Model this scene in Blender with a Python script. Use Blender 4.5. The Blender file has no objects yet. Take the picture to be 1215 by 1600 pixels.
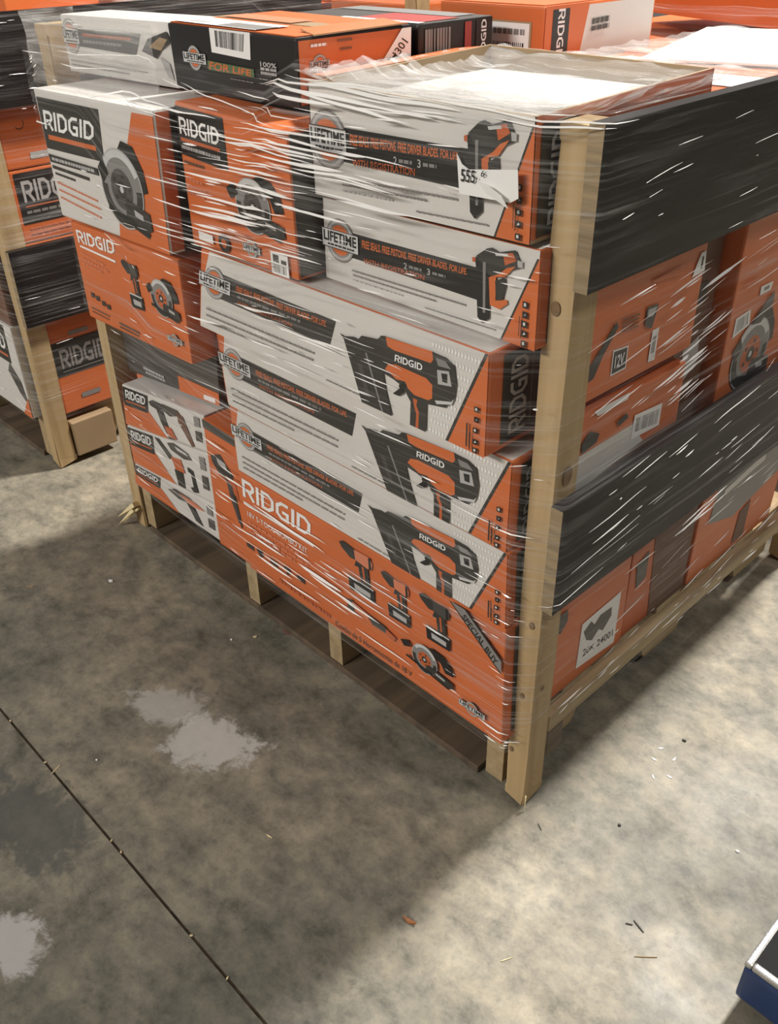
import bpy, bmesh, math, random
from mathutils import Vector, Matrix, noise
from mathutils.geometry import tessellate_polygon
random.seed(7)
S = bpy.context.scene
COL = S.collection

# ------------------------------------------------------------------ camera, world, lights
cam_d = bpy.data.cameras.new('camera')
cam_d.sensor_fit = 'VERTICAL'; cam_d.sensor_height = 24.0; cam_d.lens = 24.0*1404.68/1600
cam_d.clip_start = 0.02; cam_d.clip_end = 100
cam = bpy.data.objects.new('camera', cam_d); COL.objects.link(cam)
_r = Vector((0.69810127, 0.71581123, -0.01639832)); _u = Vector((-0.38761632, 0.3970843, 0.83191205)); _d = Vector((-0.6020035, 0.5744026, -0.55466516))
cam.matrix_world = Matrix(((_r.x, _u.x, -_d.x, 0.55954), (_r.y, _u.y, -_d.y, -0.82794), (_r.z, _u.z, -_d.z, 1.25154), (0, 0, 0, 1)))
S.camera = cam
S.view_settings.view_transform = 'Standard'; S.view_settings.look = 'None'
S.view_settings.exposure = 0.0; S.view_settings.gamma = 1.0; S.view_settings.use_curve_mapping = False

world = bpy.data.worlds.new('world'); S.world = world; world.use_nodes = True
bg = world.node_tree.nodes['Background']; bg.inputs[0].default_value = (1.0, 0.97, 0.93, 1); bg.inputs[1].default_value = 0.14

def area(name, loc, target, sx, sy, power, col=(1, 0.96, 0.90)):
    l = bpy.data.lights.new(name, 'AREA'); l.shape = 'RECTANGLE'; l.size = sx; l.size_y = sy; l.energy = power; l.color = col
    o = bpy.data.objects.new(name, l); COL.objects.link(o); o.location = loc
    o.rotation_euler = (Vector(target)-Vector(loc)).to_track_quat('-Z', 'Y').to_euler()
    return o
# rows of ceiling strip lamps of the warehouse
area('ceiling_lamp', (0.06, 3.4, 5.4), (0.1, 0.4, 0), 0.6, 0.6, 690)
area('ceiling_lamp', (-3.8, 4.2, 5.4), (-2.4, 1.0, 0), 2.0, 0.5, 80)
area('ceiling_lamp', (2.9, 1.0, 5.4), (0.2, 0.3, 0.2), 0.5, 1.0, 85)
area('ceiling_lamp', (-1.8, -7.2, 4.9), (-0.6, 0, 0.5), 3.0, 0.8, 490)

# ------------------------------------------------------------------ materials
MATS = {}
def mat(name, col, rough=0.5, var=0.0, scale=(6, 6, 6), metallic=0.0, spec=0.5, bump=0.0, col2=None):
    if name in MATS: return MATS[name]
    m = bpy.data.materials.new(name); m.use_nodes = True
    nt = m.node_tree; p = nt.nodes['Principled BSDF']
    p.inputs['Base Color'].default_value = (*col, 1); p.inputs['Roughness'].default_value = rough
    p.inputs['Metallic'].default_value = metallic; p.inputs['Specular IOR Level'].default_value = spec
    if var > 0 or col2 or bump:
        tc = nt.nodes.new('ShaderNodeTexCoord'); mp = nt.nodes.new('ShaderNodeMapping'); mp.inputs['Scale'].default_value = scale
        nz = nt.nodes.new('ShaderNodeTexNoise'); nz.inputs['Scale'].default_value = 1.0; nz.inputs['Detail'].default_value = 6
        nt.links.new(tc.outputs['Object'], mp.inputs[0]); nt.links.new(mp.outputs[0], nz.inputs['Vector'])
        rp = nt.nodes.new('ShaderNodeValToRGB'); rp.color_ramp.elements[0].position = 0.3; rp.color_ramp.elements[1].position = 0.7
        a = col2 if col2 else tuple(c*(1-var) for c in col)
        rp.color_ramp.elements[0].color = (*a, 1); rp.color_ramp.elements[1].color = (*col, 1)
        nt.links.new(nz.outputs['Fac'], rp.inputs[0]); nt.links.new(rp.outputs[0], p.inputs['Base Color'])
        if bump:
            b = nt.nodes.new('ShaderNodeBump'); b.inputs['Strength'].default_value = bump; b.inputs['Distance'].default_value = 0.004
            nt.links.new(nz.outputs['Fac'], b.inputs['Height']); nt.links.new(b.outputs[0], p.inputs['Normal'])
    MATS[name] = m; return m

ORANGE = (0.62, 0.150, 0.040)
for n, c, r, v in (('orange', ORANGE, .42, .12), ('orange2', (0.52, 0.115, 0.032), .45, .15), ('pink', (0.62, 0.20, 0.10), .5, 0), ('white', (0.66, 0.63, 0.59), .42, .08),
                   ('paper', (0.80, 0.79, 0.77), .55, 0), ('black', (0.016, 0.015, 0.014), .4, 0), ('dark', (0.040, 0.036, 0.032), .42, .2), ('char', (0.075, 0.068, 0.060), .45, .2),
                   ('grey', (0.22, 0.21, 0.20), .45, 0), ('lgrey', (0.42, 0.41, 0.40), .45, 0), ('silver', (0.55, 0.55, 0.54), .35, 0), ('kraft', (0.36, 0.25, 0.14), .7, .2),
                   ('brown', (0.16, 0.075, 0.045), .55, .25), ('green', (0.08, 0.14, 0.06), .5, 0), ('lime', (0.12, 0.5, 0.05), .5, 0), ('red', (0.35, 0.05, 0.04), .5, 0), ('tape', (0.45, 0.33, 0.2), .25, 0)):
    mat(n, c, r, v)
def wood(name, a, b, scale):
    return mat(name, a, 0.65, scale=scale, col2=b, bump=0.25)
wood('wood_post', (0.50, 0.36, 0.19), (0.36, 0.245, 0.115), (38, 38, 2.2))
wood('wood_x', (0.44, 0.33, 0.18), (0.27, 0.19, 0.10), (2.0, 40, 40))
wood('wood_y', (0.44, 0.33, 0.18), (0.27, 0.19, 0.10), (40, 2.0, 40))
wood('wood_old_shaded', (0.15, 0.105, 0.065), (0.065, 0.047, 0.032), (30, 3.0, 30))  # dirty old wood; shade under the pallet also darkened into its colour
mat('ply_black', (0.017, 0.0125, 0.012), 0.42, 0.5, (1.5, 2, 14), spec=0.2)
mat('ply_edge', (0.34, 0.25, 0.14), 0.7, 0.4, (3, 3, 130))
mat('knot', (0.24, 0.15, 0.07), 0.6, 0.3, (60, 60, 60))
mat('splinter', (0.80, 0.66, 0.38), 0.6, 0.2, (60, 60, 60))
mat('blue_paint', (0.008, 0.030, 0.105), 0.30, 0.3, (9, 9, 9))
mat('rubber', (0.006, 0.006, 0.006), 0.5, 0.3, (40, 40, 40), spec=0.06)
mat('steel', (0.55, 0.54, 0.52), 0.32, 0.3, (30, 30, 30), metallic=0.8)
mat('leaf', (0.33, 0.13, 0.045), 0.6, 0.3, (90, 90, 90))
mat('bit_dark', (0.035, 0.03, 0.025), 0.6)

# concrete floor
def floor_material():
    m = bpy.data.materials.new('concrete'); m.use_nodes = True; nt = m.node_tree; N = nt.nodes; L = nt.links
    p = N['Principled BSDF']; tc = N.new('ShaderNodeTexCoord')
    def nz(scale, det=8, rough=.6, dist=0.0, off=(0, 0, 0), sc=(1, 1, 1)):
        mp = N.new('ShaderNodeMapping'); mp.inputs['Location'].default_value = off; mp.inputs['Scale'].default_value = sc
        L.new(tc.outputs['Object'], mp.inputs[0])
        n = N.new('ShaderNodeTexNoise'); n.inputs['Scale'].default_value = scale; n.inputs['Detail'].default_value = det
        n.inputs['Roughness'].default_value = rough; n.inputs['Distortion'].default_value = dist; L.new(mp.outputs[0], n.inputs['Vector']); return n.outputs['Fac']
    def ramp(src, stops):
        r = N.new('ShaderNodeValToRGB'); e = r.color_ramp.elements
        while len(e) < len(stops): e.new(0.5)
        for i, (pos, c) in enumerate(stops): e[i].position = pos; e[i].color = (*c, 1) if len(c) == 3 else c
        L.new(src, r.inputs[0]); return r.outputs[0]
    def mix(fac, a, b, mode='MIX'):
        x = N.new('ShaderNodeMix'); x.data_type = 'RGBA'; x.blend_type = mode
        if isinstance(fac, (int, float)): x.inputs[0].default_value = fac
        else: L.new(fac, x.inputs[0])
        for s, i in ((a, 6), (b, 7)):
            if isinstance(s, tuple): x.inputs[i].default_value = (*s, 1)
            else: L.new(s, x.inputs[i])
        return x.outputs[2]
    base = ramp(nz(2.6, 12, .66, .15), [(.34, (.170, .166, .146)), (.46, (.235, .220, .188)), (.56, (.305, .280, .236)), (.68, (.385, .360, .312))])
    fine = ramp(nz(13, 12, .74, .12, (3, 1, 0), (1, 1.25, 1)), [(.36, (.42, .43, .41)), (.47, (.80, .80, .78)), (.55, (1.05, 1.03, .99)), (.66, (1.35, 1.29, 1.18))])
    c = mix(.84, base, fine, 'MULTIPLY')
    mid = ramp(nz(34, 10, .75, .15, (6, 2, 0)), [(.34, (.60, .61, .59)), (.48, (.98, .98, .97)), (.64, (1.22, 1.19, 1.12))])
    c = mix(.55, c, mid, 'MULTIPLY')
    pits = ramp(nz(19, 14, .82, .1, (4, 9, 0)), [(.34, (.45, .45, .43)), (.43, (1, 1, 1)), (.60, (1, 1, 1)), (.68, (1.28, 1.25, 1.18))])
    c = mix(.7, c, pits, 'MULTIPLY')
    c = mix(1.0, c, (.90, .89, .86), 'MULTIPLY')
    speck = ramp(nz(75, 4, .6, 0, (1, 7, 0)), [(.30, (.62, .62, .6)), (.42, (1, 1, 1))])
    c = mix(.45, c, speck, 'MULTIPLY')
    # broad worn / dusty tract along the aisle, dark traffic grime elsewhere
    tract = ramp(nz(.9, 4, .5, .3, (5.3, 2.2, 0)), [(.38, (.78, .80, .78)), (.62, (1.15, 1.12, 1.06))])
    c = mix(.8, c, tract, 'MULTIPLY')
    def blob(cx, cy, rx, ry, rot, thr, col, amt, seed):
        nonlocal c
        mp = N.new('ShaderNodeMapping'); mp.vector_type = 'TEXTURE'; mp.inputs['Location'].default_value = (cx, cy, 0); mp.inputs['Rotation'].default_value = (0, 0, rot); mp.inputs['Scale'].default_value = (rx, ry, 1)
        L.new(tc.outputs['Object'], mp.inputs[0])
        ln = N.new('ShaderNodeVectorMath'); ln.operation = 'LENGTH'; L.new(mp.outputs[0], ln.inputs[0])
        a = N.new('ShaderNodeMath'); a.operation = 'MULTIPLY_ADD'; L.new(nz(22, 10, .75, .5, (seed, seed, 0)), a.inputs[0]); a.inputs[1].default_value = 2.4; a.inputs[2].default_value = -1.2
        s = N.new('ShaderNodeMath'); s.operation = 'ADD'; L.new(ln.outputs['Value'], s.inputs[0]); L.new(a.outputs[0], s.inputs[1])
        f = ramp(s.outputs[0], [(thr, (amt,)*3), (thr+.28, (0, 0, 0))]); c = mix(f, c, col)
    blob(-.625, -.295, .10, .06, .55, .58, (.47, .45, .42), .6, 2)
    blob(-.485, -.285, .10, .07, .5, .68, (.52, .50, .47), .72, 5)
    blob(-.385, -.725, .09, .06, .3, .6, (.50, .485, .47), .8, 8)
    blob(-.56, -.60, .17, .10, .2, .55, (.085, .088, .080), .75, 11)
    blob(-.615, .02, .035, .02, .6, .6, (.22, .03, .03), .7, 13)
    L.new(c, p.inputs['Base Color'])
    rr = ramp(nz(6, 6, .6, 0, (2, 2, 0)), [(.3, (.42,)*3), (.7, (.68,)*3)]); L.new(rr, p.inputs['Roughness'])
    b = N.new('ShaderNodeBump'); b.inputs['Strength'].default_value = .18; b.inputs['Distance'].default_value = .003
    L.new(nz(30, 8, .7), b.inputs['Height']); L.new(b.outputs[0], p.inputs['Normal'])
    return m
MATS['concrete'] = floor_material()
mat('joint', (0.10, 0.068, 0.040), 0.8, 0.7, (60, 60, 60))

# ------------------------------------------------------------------ helpers
def link(name, bm_or_me, mats, parent=None, smooth=False):
    if isinstance(bm_or_me, bmesh.types.BMesh):
        me = bpy.data.meshes.new(name); bm_or_me.to_mesh(me); bm_or_me.free()
    else: me = bm_or_me
    me.name = name
    for m in mats: me.materials.append(MATS[m] if isinstance(m, str) else m)
    if smooth:
        for p in me.polygons: p.use_smooth = True
    o = bpy.data.objects.new(name, me); COL.objects.link(o)
    if parent: o.parent = parent
    return o
def tag(o, label, cat, group=None, kind=None):
    o['label'] = label; o['category'] = cat
    if group: o['group'] = group
    if kind: o['kind'] = kind
    return o
def thing(name, label, cat, loc, group=None, rz=0.0):
    o = bpy.data.objects.new(name, None); COL.objects.link(o); o.location = loc; o.rotation_euler = (0, 0, rz); o.empty_display_size = .05
    return tag(o, label, cat, group)
def box_bm(x0, x1, y0, y1, z0, z1, bev=0.0, off=(0, 0, 0), seg=2):
    bm = bmesh.new()
    q = [(x0, y0, z0), (x1, y0, z0), (x1, y1, z0), (x0, y1, z0), (x0, y0, z1), (x1, y0, z1), (x1, y1, z1), (x0, y1, z1)]
    v = [bm.verts.new((a-off[0], b-off[1], c-off[2])) for a, b, c in q]
    for f in ((0, 3, 2, 1), (4, 5, 6, 7), (0, 1, 5, 4), (1, 2, 6, 5), (2, 3, 7, 6), (3, 0, 4, 7)): bm.faces.new([v[i] for i in f])
    if bev: bmesh.ops.bevel(bm, geom=bm.edges[:], offset=bev, segments=seg, affect='EDGES', profile=.6)
    return bm
def bx(name, parent, dims, m, bev=0.002, off=None):
    off = off if off is not None else (parent.location if parent else (0, 0, 0))
    return link(name, box_bm(*dims, bev=bev, off=off), [m], parent)

_tc = {}
def text_geo(s, bold=0.0):
    k = (s, bold)
    if k not in _tc:
        cu = bpy.data.curves.new('t', 'FONT'); cu.body = s; cu.offset = bold; cu.resolution_u = 3
        o = bpy.data.objects.new('t', cu); COL.objects.link(o)
        me = bpy.data.meshes.new_from_object(o)
        vs = [tuple(v.co) for v in me.vertices]; fs = [tuple(p.vertices) for p in me.polygons]
        bpy.data.objects.remove(o); bpy.data.curves.remove(cu); bpy.data.meshes.remove(me)
        xs = [v[0] for v in vs]; ys = [v[1] for v in vs]
        x0, x1, y0, y1 = min(xs), max(xs), min(ys), max(ys)
        _tc[k] = ([((v[0]-x0)/(x1-x0), (v[1]-y0)/(y1-y0)) for v in vs], fs)
    return _tc[k]
def stroke(pts, w, closed=False):
    n = len(pts); L, R = [], []
    for i in range(n):
        p = Vector(pts[i])
        a = Vector(pts[i-1]) if (i > 0 or closed) else None; b = Vector(pts[(i+1) % n]) if (i < n-1 or closed) else None
        d1 = (p-a).normalized() if a is not None else None; d2 = (b-p).normalized() if b is not None else None
        if d1 is None: d1 = d2
        if d2 is None: d2 = d1
        nn = Vector((-d1.y-d2.y, d1.x+d2.x)); nn.normalize(); k = max(.5, nn.dot(Vector((-d1.y, d1.x))))
        L.append(p+nn*(w/2/k)); R.append(p-nn*(w/2/k))
    out = []
    for i in range(n if closed else n-1):
        j = (i+1) % n; out.append([tuple(L[i]), tuple(R[i]), tuple(R[j]), tuple(L[j])])
    return out
def logo_polys():
    W = .17; a = W/2; b = 1-W/2; out = []; x = 0.0
    def add(pts, dx, closed=False): out.extend(stroke([(px+dx, py) for px, py in pts], W, closed))
    add([(a, 0), (a, b), (.50, b), (.64, b-.12), (.64, .60), (.50, .46), (.2, .46)], x); add([(.36, .44), (.68, 0)], x); x += .84
    add([(a, 0), (a, 1)], x); x += .30
    D = [(a, a), (a, b), (.42, b), (.66, .72), (.66, .28), (.42, a)]
    add(D, x, True); x += .86
    add([(.70, b), (.32, b), (a, .72), (a, .28), (.32, a), (.66, a), (.66, .46), (.36, .46)], x); x += .88
    add([(a, 0), (a, 1)], x); x += .30
    add(D, x, True); x += .745
    return [[(px/x, py) for px, py in f] for f in out]
LOGO = logo_polys()

class Face:
    """flat print on one face of a carton; u to the right, v up, in thousandths"""
    def __init__(s, root, TL, TR, BR, BL, lift=.0006):
        s.root = root; s.c = [Vector(p) for p in (TL, TR, BR, BL)]; s.parts = {}; s.lift = lift
        s.n = (s.c[1]-s.c[3]).cross(s.c[0]-s.c[2]); s.n.normalize(); s.cur = None; s.layer = 0
        s.w = (s.c[2]-s.c[3]).length; s.h = (s.c[0]-s.c[3]).length
    def pt(s, u, v, l):
        TL, TR, BR, BL = s.c; u = min(.999, max(.001, u/1000)); v = min(.999, max(.001, v/1000))
        return BL*(1-u)*(1-v)+BR*u*(1-v)+TR*u*v+TL*(1-u)*v+s.n*(s.lift+l*.00022)-s.root.location
    def part(s, name):
        s.cur = s.parts.setdefault((name, None), [[], [], [], []]); s.name = name; s.layer += 1; return s
    def sub(s, name):     # a piece of the current part that reads as something of its own
        s.layer += .5; return s.parts.setdefault((name, s.name), [[], [], [], []])
    def raw(s, m, verts, faces, sub=None):
        V, F, MI, MN = s.sub(sub) if sub else s.cur
        if m not in MN: MN.append(m)
        k = MN.index(m); b = len(V); s.layer += .25
        V.extend(s.pt(u, v, s.layer) for u, v in verts)
        for f in faces: F.append([b+i for i in f]); MI.append(k)
        return s
    def poly(s, m, pts):
        tri = tessellate_polygon([[Vector((u, v, 0)) for u, v in pts]])
        return s.raw(m, pts, tri)
    def rect(s, m, u0, v0, u1, v1): return s.poly(m, [(u0, v0), (u1, v0), (u1, v1), (u0, v1)])
    def quadmap(s, q, x, y):  # q: BL,BR,TR,TL
        (a, b, c, d) = q
        return tuple(a[i]*(1-x)*(1-y)+b[i]*x*(1-y)+c[i]*x*y+d[i]*(1-x)*y for i in (0, 1))
    def text(s, m, q, t, bold=.012):
        vs, fs = text_geo(t, bold); return s.raw(m, [s.quadmap(q, x, y) for x, y in vs], fs, 'lettering')
    def logo(s, m, q):
        vs = []; fs = []
        for f in LOGO: fs.append(list(range(len(vs), len(vs)+4))); vs += f
        return s.raw(m, [s.quadmap(q, x, y) for x, y in vs], fs, 'brand_lettering')
    def bars(s, m, q, n, seed=1, lo=.25, hi=.8):
        rn = random.Random(seed); vs = []; fs = []
        for i in range(n):
            w = rn.uniform(lo, hi)/n; x = i/n; b = len(vs)
            vs += [s.quadmap(q, *k) for k in ((x, 0), (x+w, 0), (x+w, 1), (x, 1))]; fs.append([b, b+1, b+2, b+3])
        return s.raw(m, vs, fs, 'barcode')
    def dashes(s, m, a, b, th, seed=1, n=None):   # unreadable small print: broken thin bars
        rn = random.Random(seed); d = Vector(b)-Vector(a); n = n or max(3, int(d.length/22)); x = 0; vs = []; fs = []
        while x < 1:
            l = rn.uniform(.5, 1.6)/n; e = min(1, x+l*.82); p = Vector(a)+d*x; q = Vector(a)+d*e; k = len(vs)
            vs += [(p.x, p.y), (q.x, q.y), (q.x, q.y+th), (p.x, p.y+th)]; fs.append([k, k+1, k+2, k+3]); x += l
        return s.raw(m, vs, fs)
    def disc(s, m, cu, cv, r, n=24, ri=0, a0=0, a1=2*math.pi):   # r in metres
        ru, rv = r/s.w*1000, r/s.h*1000
        if ri == 0:
            pts = [(cu+ru*math.cos(a0+(a1-a0)*i/n), cv+rv*math.sin(a0+(a1-a0)*i/n)) for i in range(n)]
            return s.raw(m, pts, [list(range(n))])
        k = ri/r; vs = []; fs = []
        for i in range(n+1):
            c, d = math.cos(a0+(a1-a0)*i/n), math.sin(a0+(a1-a0)*i/n); vs += [(cu+ru*c, cv+rv*d), (cu+ru*c*k, cv+rv*d*k)]
        for i in range(n): fs.append([2*i, 2*i+2, 2*i+3, 2*i+1])
        return s.raw(m, vs, fs)
    def local(s, m, bb, pts):
        u0, v0, u1, v1 = bb; return s.poly(m, [(u0+(u1-u0)*x, v0+(v1-v0)*y) for x, y in pts])
    def drill(s, bb, body='pink', name='drill_picture'):
        s.part(name)
        s.local('dark', bb, [(0, .93), (.12, 1), (.47, .95), (.5, .74), (.32, .72), (.08, .84)])
        s.local(body, bb, [(.45, .95), (.9, .97), (.98, .86), (.96, .74), (.8, .69), (.48, .73)])
        s.local('black', bb, [(.86, .96), (.93, .96), (.95, .72), (.87, .71)])
        s.local('dark', bb, [(.50, .74), (.84, .70), (.88, .32), (.62, .30), (.56, .62), (.44, .60)])
        s.local('orange2', bb, [(.66, .68), (.72, .68), (.75, .36), (.70, .36)])
        s.local('black', bb, [(.22, .31), (1, .30), (1, .02), (.26, .0)])
        s.local('lgrey', bb, [(.40, .20), (.88, .19), (.88, .08), (.42, .08)])
        s.local('silver', bb, [(.24, .32), (.98, .31), (.98, .28), (.24, .285)])
        return s
    def saw(s, bb, name='circular_saw_picture', centre='orange2', ring='grey'):
        s.part(name); u0, v0, u1, v1 = bb; cu, cv = u0+(u1-u0)*.45, v0+(v1-v0)*.48
        R = min(abs(u1-u0)*s.w, abs(v1-v0)*s.h)/2000
        s.local('black', bb, [(.38, .80), (.58, 1.0), (.80, .97), (.96, .74), (1.0, .52), (.84, .48), (.76, .70), (.60, .84)])
        s.disc('lgrey', cu, cv, R*.90, 40); s.disc(ring, cu, cv, R*.86, 40)
        s.disc('dark', cu, cv, R*.86, 24, R*.62, math.pi*.98, math.pi*2.02)
        s.disc('silver', cu, cv, R*.86, 18, R*.70, math.pi*.15, math.pi*.8)
        s.disc(centre, cu, cv, R*.46, 28); s.disc('dark', cu, cv, R*.20, 16); s.disc('silver', cu, cv, R*.08, 10)
        for k in range(5):
            a = k*2*math.pi/5; s.disc('dark', cu+R*.33/s.w*1000*math.cos(a), cv+R*.33/s.h*1000*math.sin(a), R*.06, 8)
        s.local('black', bb, [(-.02, .66), (.12, .78), (.20, .62), (.05, .50)])
        s.local('dark', bb, [(.52, .40), (.98, .30), (1.0, .12), (.82, .06), (.62, .20), (.46, .18)])
        s.local('black', bb, [(.08, .22), (.9, .02), (.94, .08), (.10, .29)])
        s.local('lgrey', bb, [(.66, .30), (.84, .26), (.84, .20), (.67, .23)])
        return s
    def badge(s, bb, text='LIFETIME', tilt=0, scale=1.0):
        u0, v0, u1, v1 = bb; cu, cv = (u0+u1)/2, (v0+v1)/2; R = (v1-v0)/2000*s.h
        s.part('lifetime_badge'); s.disc('grey', cu, cv, R, 28); s.disc('lgrey', cu, cv, R*.93, 28, R*.80); s.disc('orange', cu, cv, R*.70, 24)
        W = (u1-u0)/2*scale; H = (v1-v0)*.20
        s.poly('dark', [(cu-W*1.02, cv-H*1.1), (cu+W*1.02, cv-H*1.1), (cu+W*1.02, cv+H*1.1), (cu-W*1.02, cv+H*1.1)])
        s.poly('silver', [(cu-W, cv-H), (cu+W, cv-H), (cu+W, cv+H), (cu-W, cv+H)])
        s.text('black', [(cu-W*.92, cv-H*.35), (cu+W*.92, cv-H*.35), (cu+W*.92, cv+H*.85), (cu-W*.92, cv+H*.85)], text, .03)
        s.dashes('dark', (cu-W*.7, cv-H*.8), (cu+W*.8, cv-H*.8), H*.22, 3, 7)
        return s
    def icons(s, pts, w=.0075):
        s.part('icon_row'); a, b = w/s.w*500, w/s.h*500
        for i, (u, v) in enumerate(pts):
            s.rect('black', u-a, v-b, u+a, v+b); c = 'white' if i != 1 else 'grey'
            if i % 2 == 0: s.rect(c, u-a*.5, v-b*.45, u+a*.35, v+b*.55)
            else: s.poly(c, [(u-a*.6, v-b*.5), (u+a*.6, v-b*.1), (u+a*.1, v+b*.6)])
        return s
    def done(s):
        made = {}
        for (name, par), (V, F, MI, MN) in sorted(s.parts.items(), key=lambda k: k[0][1] is not None):
            if not V: continue
            me = bpy.data.meshes.new(name); me.from_pydata([tuple(v) for v in V], [], F); me.update()
            for p, k in zip(me.polygons, MI): p.material_index = k
            o = link(name, me, MN, made.get(par, s.root)); made[name] = o if par is None else made.get(name, o)
            if name in ('small_print', 'dot_pattern', 'icon_row', 'tool_icon_row', 'scuffed_print', 'text_column', 'lettering', 'brand_lettering', 'barcode'): o['kind'] = 'stuff'

FOOT = []     # (z0, z1, [xy corners]) of what the stretch film runs around
def hexa(root, name, c8, mats6, bev=.004, smooth=False):
    """c8: front TL,TR,BR,BL then back TL,TR,BR,BL; mats6: front,right,top,left,back,bottom"""
    bm = bmesh.new(); o = root.location; v = [bm.verts.new(Vector(p)-o) for p in c8]
    names = list(dict.fromkeys(mats6))
    for f, m in zip(((3, 2, 1, 0), (2, 6, 5, 1), (0, 1, 5, 4), (7, 3, 0, 4), (6, 7, 4, 5), (7, 6, 2, 3)), mats6):
        bm.faces.new([v[i] for i in f]).material_index = names.index(m)
    bmesh.ops.recalc_face_normals(bm, faces=bm.faces[:])
    if bev: bmesh.ops.bevel(bm, geom=bm.edges[:], offset=bev, segments=2, affect='EDGES', profile=.65)
    return link(name, bm, names, root)
def carton(name, label, cat, c8, mats6, group=None, foot=FOOT, bev=.004, body=True):
    c8 = [Vector(p) for p in c8]; zz = min(p.z for p in c8); cx = sum((p.x for p in c8))/8; cy = sum((p.y for p in c8))/8
    root = thing(name, label, cat, (cx, cy, zz), group)
    root['c8'] = [x for p in c8 for x in p]
    if body: hexa(root, 'carton_body', c8, mats6, bev)
    if foot is not None: foot.append((zz, max(p.z for p in c8), [(p.x, p.y) for p in c8]))
    return root, c8
def fcorners(c8, side):
    i = {'front': (0, 1, 2, 3), 'right': (1, 5, 6, 2), 'top': (4, 5, 1, 0)}[side]
    return [c8[k] for k in i]
def face(rc, side, lift=.0006):
    root, c8 = rc; return Face(root, *fcorners(c8, side), lift=lift)
def frontbox(key, depth, label, mats6, cat='box', name='tool_carton', group=None, body=True):
    y, TL, TR, BR, BL = FR[key]
    f = [(p[0], y, p[1]) for p in (TL, TR, BR, BL)]; b = [(p[0], y+depth, p[1]) for p in (TL, TR, BR, BL)]
    return carton(name, label, cat, f+b, mats6, group, body=body)
def sidebox(key, depth, label, mats6, name='tool_carton', cat='box'):
    x, TL, TR, BR, BL = RR[key]   # TL.. in (y,z) as seen from +x ; front of hexa = -y side
    A = lambda p: (x, p[0], p[1]); Bk = lambda p: (x-depth, p[0], p[1])
    c8 = [Bk(TL), A(TL), A(BL), Bk(BL), Bk(TR), A(TR), A(BR), Bk(BR)]
    return carton(name, label, cat, c8, mats6)
def flaps(rc, m, gap=.004, tape=None, lift=.0015):
    """two top flaps meeting along the middle, each a thin slab of its own"""
    root, c8 = rc; TL, TR, BR, BL = [p-root.location for p in fcorners(c8, 'top')]
    up = Vector((0, 0, 1))
    for a, b, c, d in ((BL, BR, (BR+TR)/2, (BL+TL)/2), ((BL+TL)/2, (BR+TR)/2, TR, TL)):
        n = (d-a).normalized(); ins = (b-a).normalized()*.004
        q = [a+n*.004+ins, b+n*.004-ins, c-n*gap-ins, d-n*gap+ins]
        bm = bmesh.new(); lo = [bm.verts.new(p+up*.0002) for p in q]; hi = [bm.verts.new(p+up*lift) for p in q]
        bm.faces.new(hi)
        for i in range(4): bm.faces.new([lo[i], lo[(i+1) % 4], hi[(i+1) % 4], hi[i]])
        link('top_flap', bm, [m], root)
    if tape:
        mid0, mid1 = (BL+TL)/2, (BR+TR)/2; n = (TL-BL).normalized()*.02
        bm = bmesh.new(); bm.faces.new([bm.verts.new(p+up*(lift+.0006)) for p in (mid0-n, mid1-n, mid1+n, mid0+n)]); link('tape_strip', bm, [tape], root)

# ------------------------------------------------------------------ floor with a saw-cut joint
JY = -.523; JW = .0022
bm = bmesh.new()
def quad(bm, pts, mi=0):
    f = bm.faces.new([bm.verts.new(p) for p in pts]); f.material_index = mi; return f
X0, X1, Y0, Y1 = -9, 7, -7, 9
quad(bm, [(X0, Y0, 0), (X1, Y0, 0), (X1, JY-JW, 0), (X0, JY-JW, 0)]); quad(bm, [(X0, JY+JW, 0), (X1, JY+JW, 0), (X1, Y1, 0), (X0, Y1, 0)])
quad(bm, [(X0, JY-JW, -.0025), (X1, JY-JW, -.0025), (X1, JY+JW, -.0025), (X0, JY+JW, -.0025)], 1)
quad(bm, [(X0, JY-JW, 0), (X1, JY-JW, 0), (X1, JY-JW, -.0025), (X0, JY-JW, -.0025)], 1); quad(bm, [(X0, JY+JW, -.0025), (X1, JY+JW, -.0025), (X1, JY+JW, 0), (X0, JY+JW, 0)], 1)
fl = link('floor', bm, ['concrete', 'joint']); fl['kind'] = 'structure'; fl['label'] = 'stained grey concrete floor with a straight dark saw-cut joint'

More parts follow.
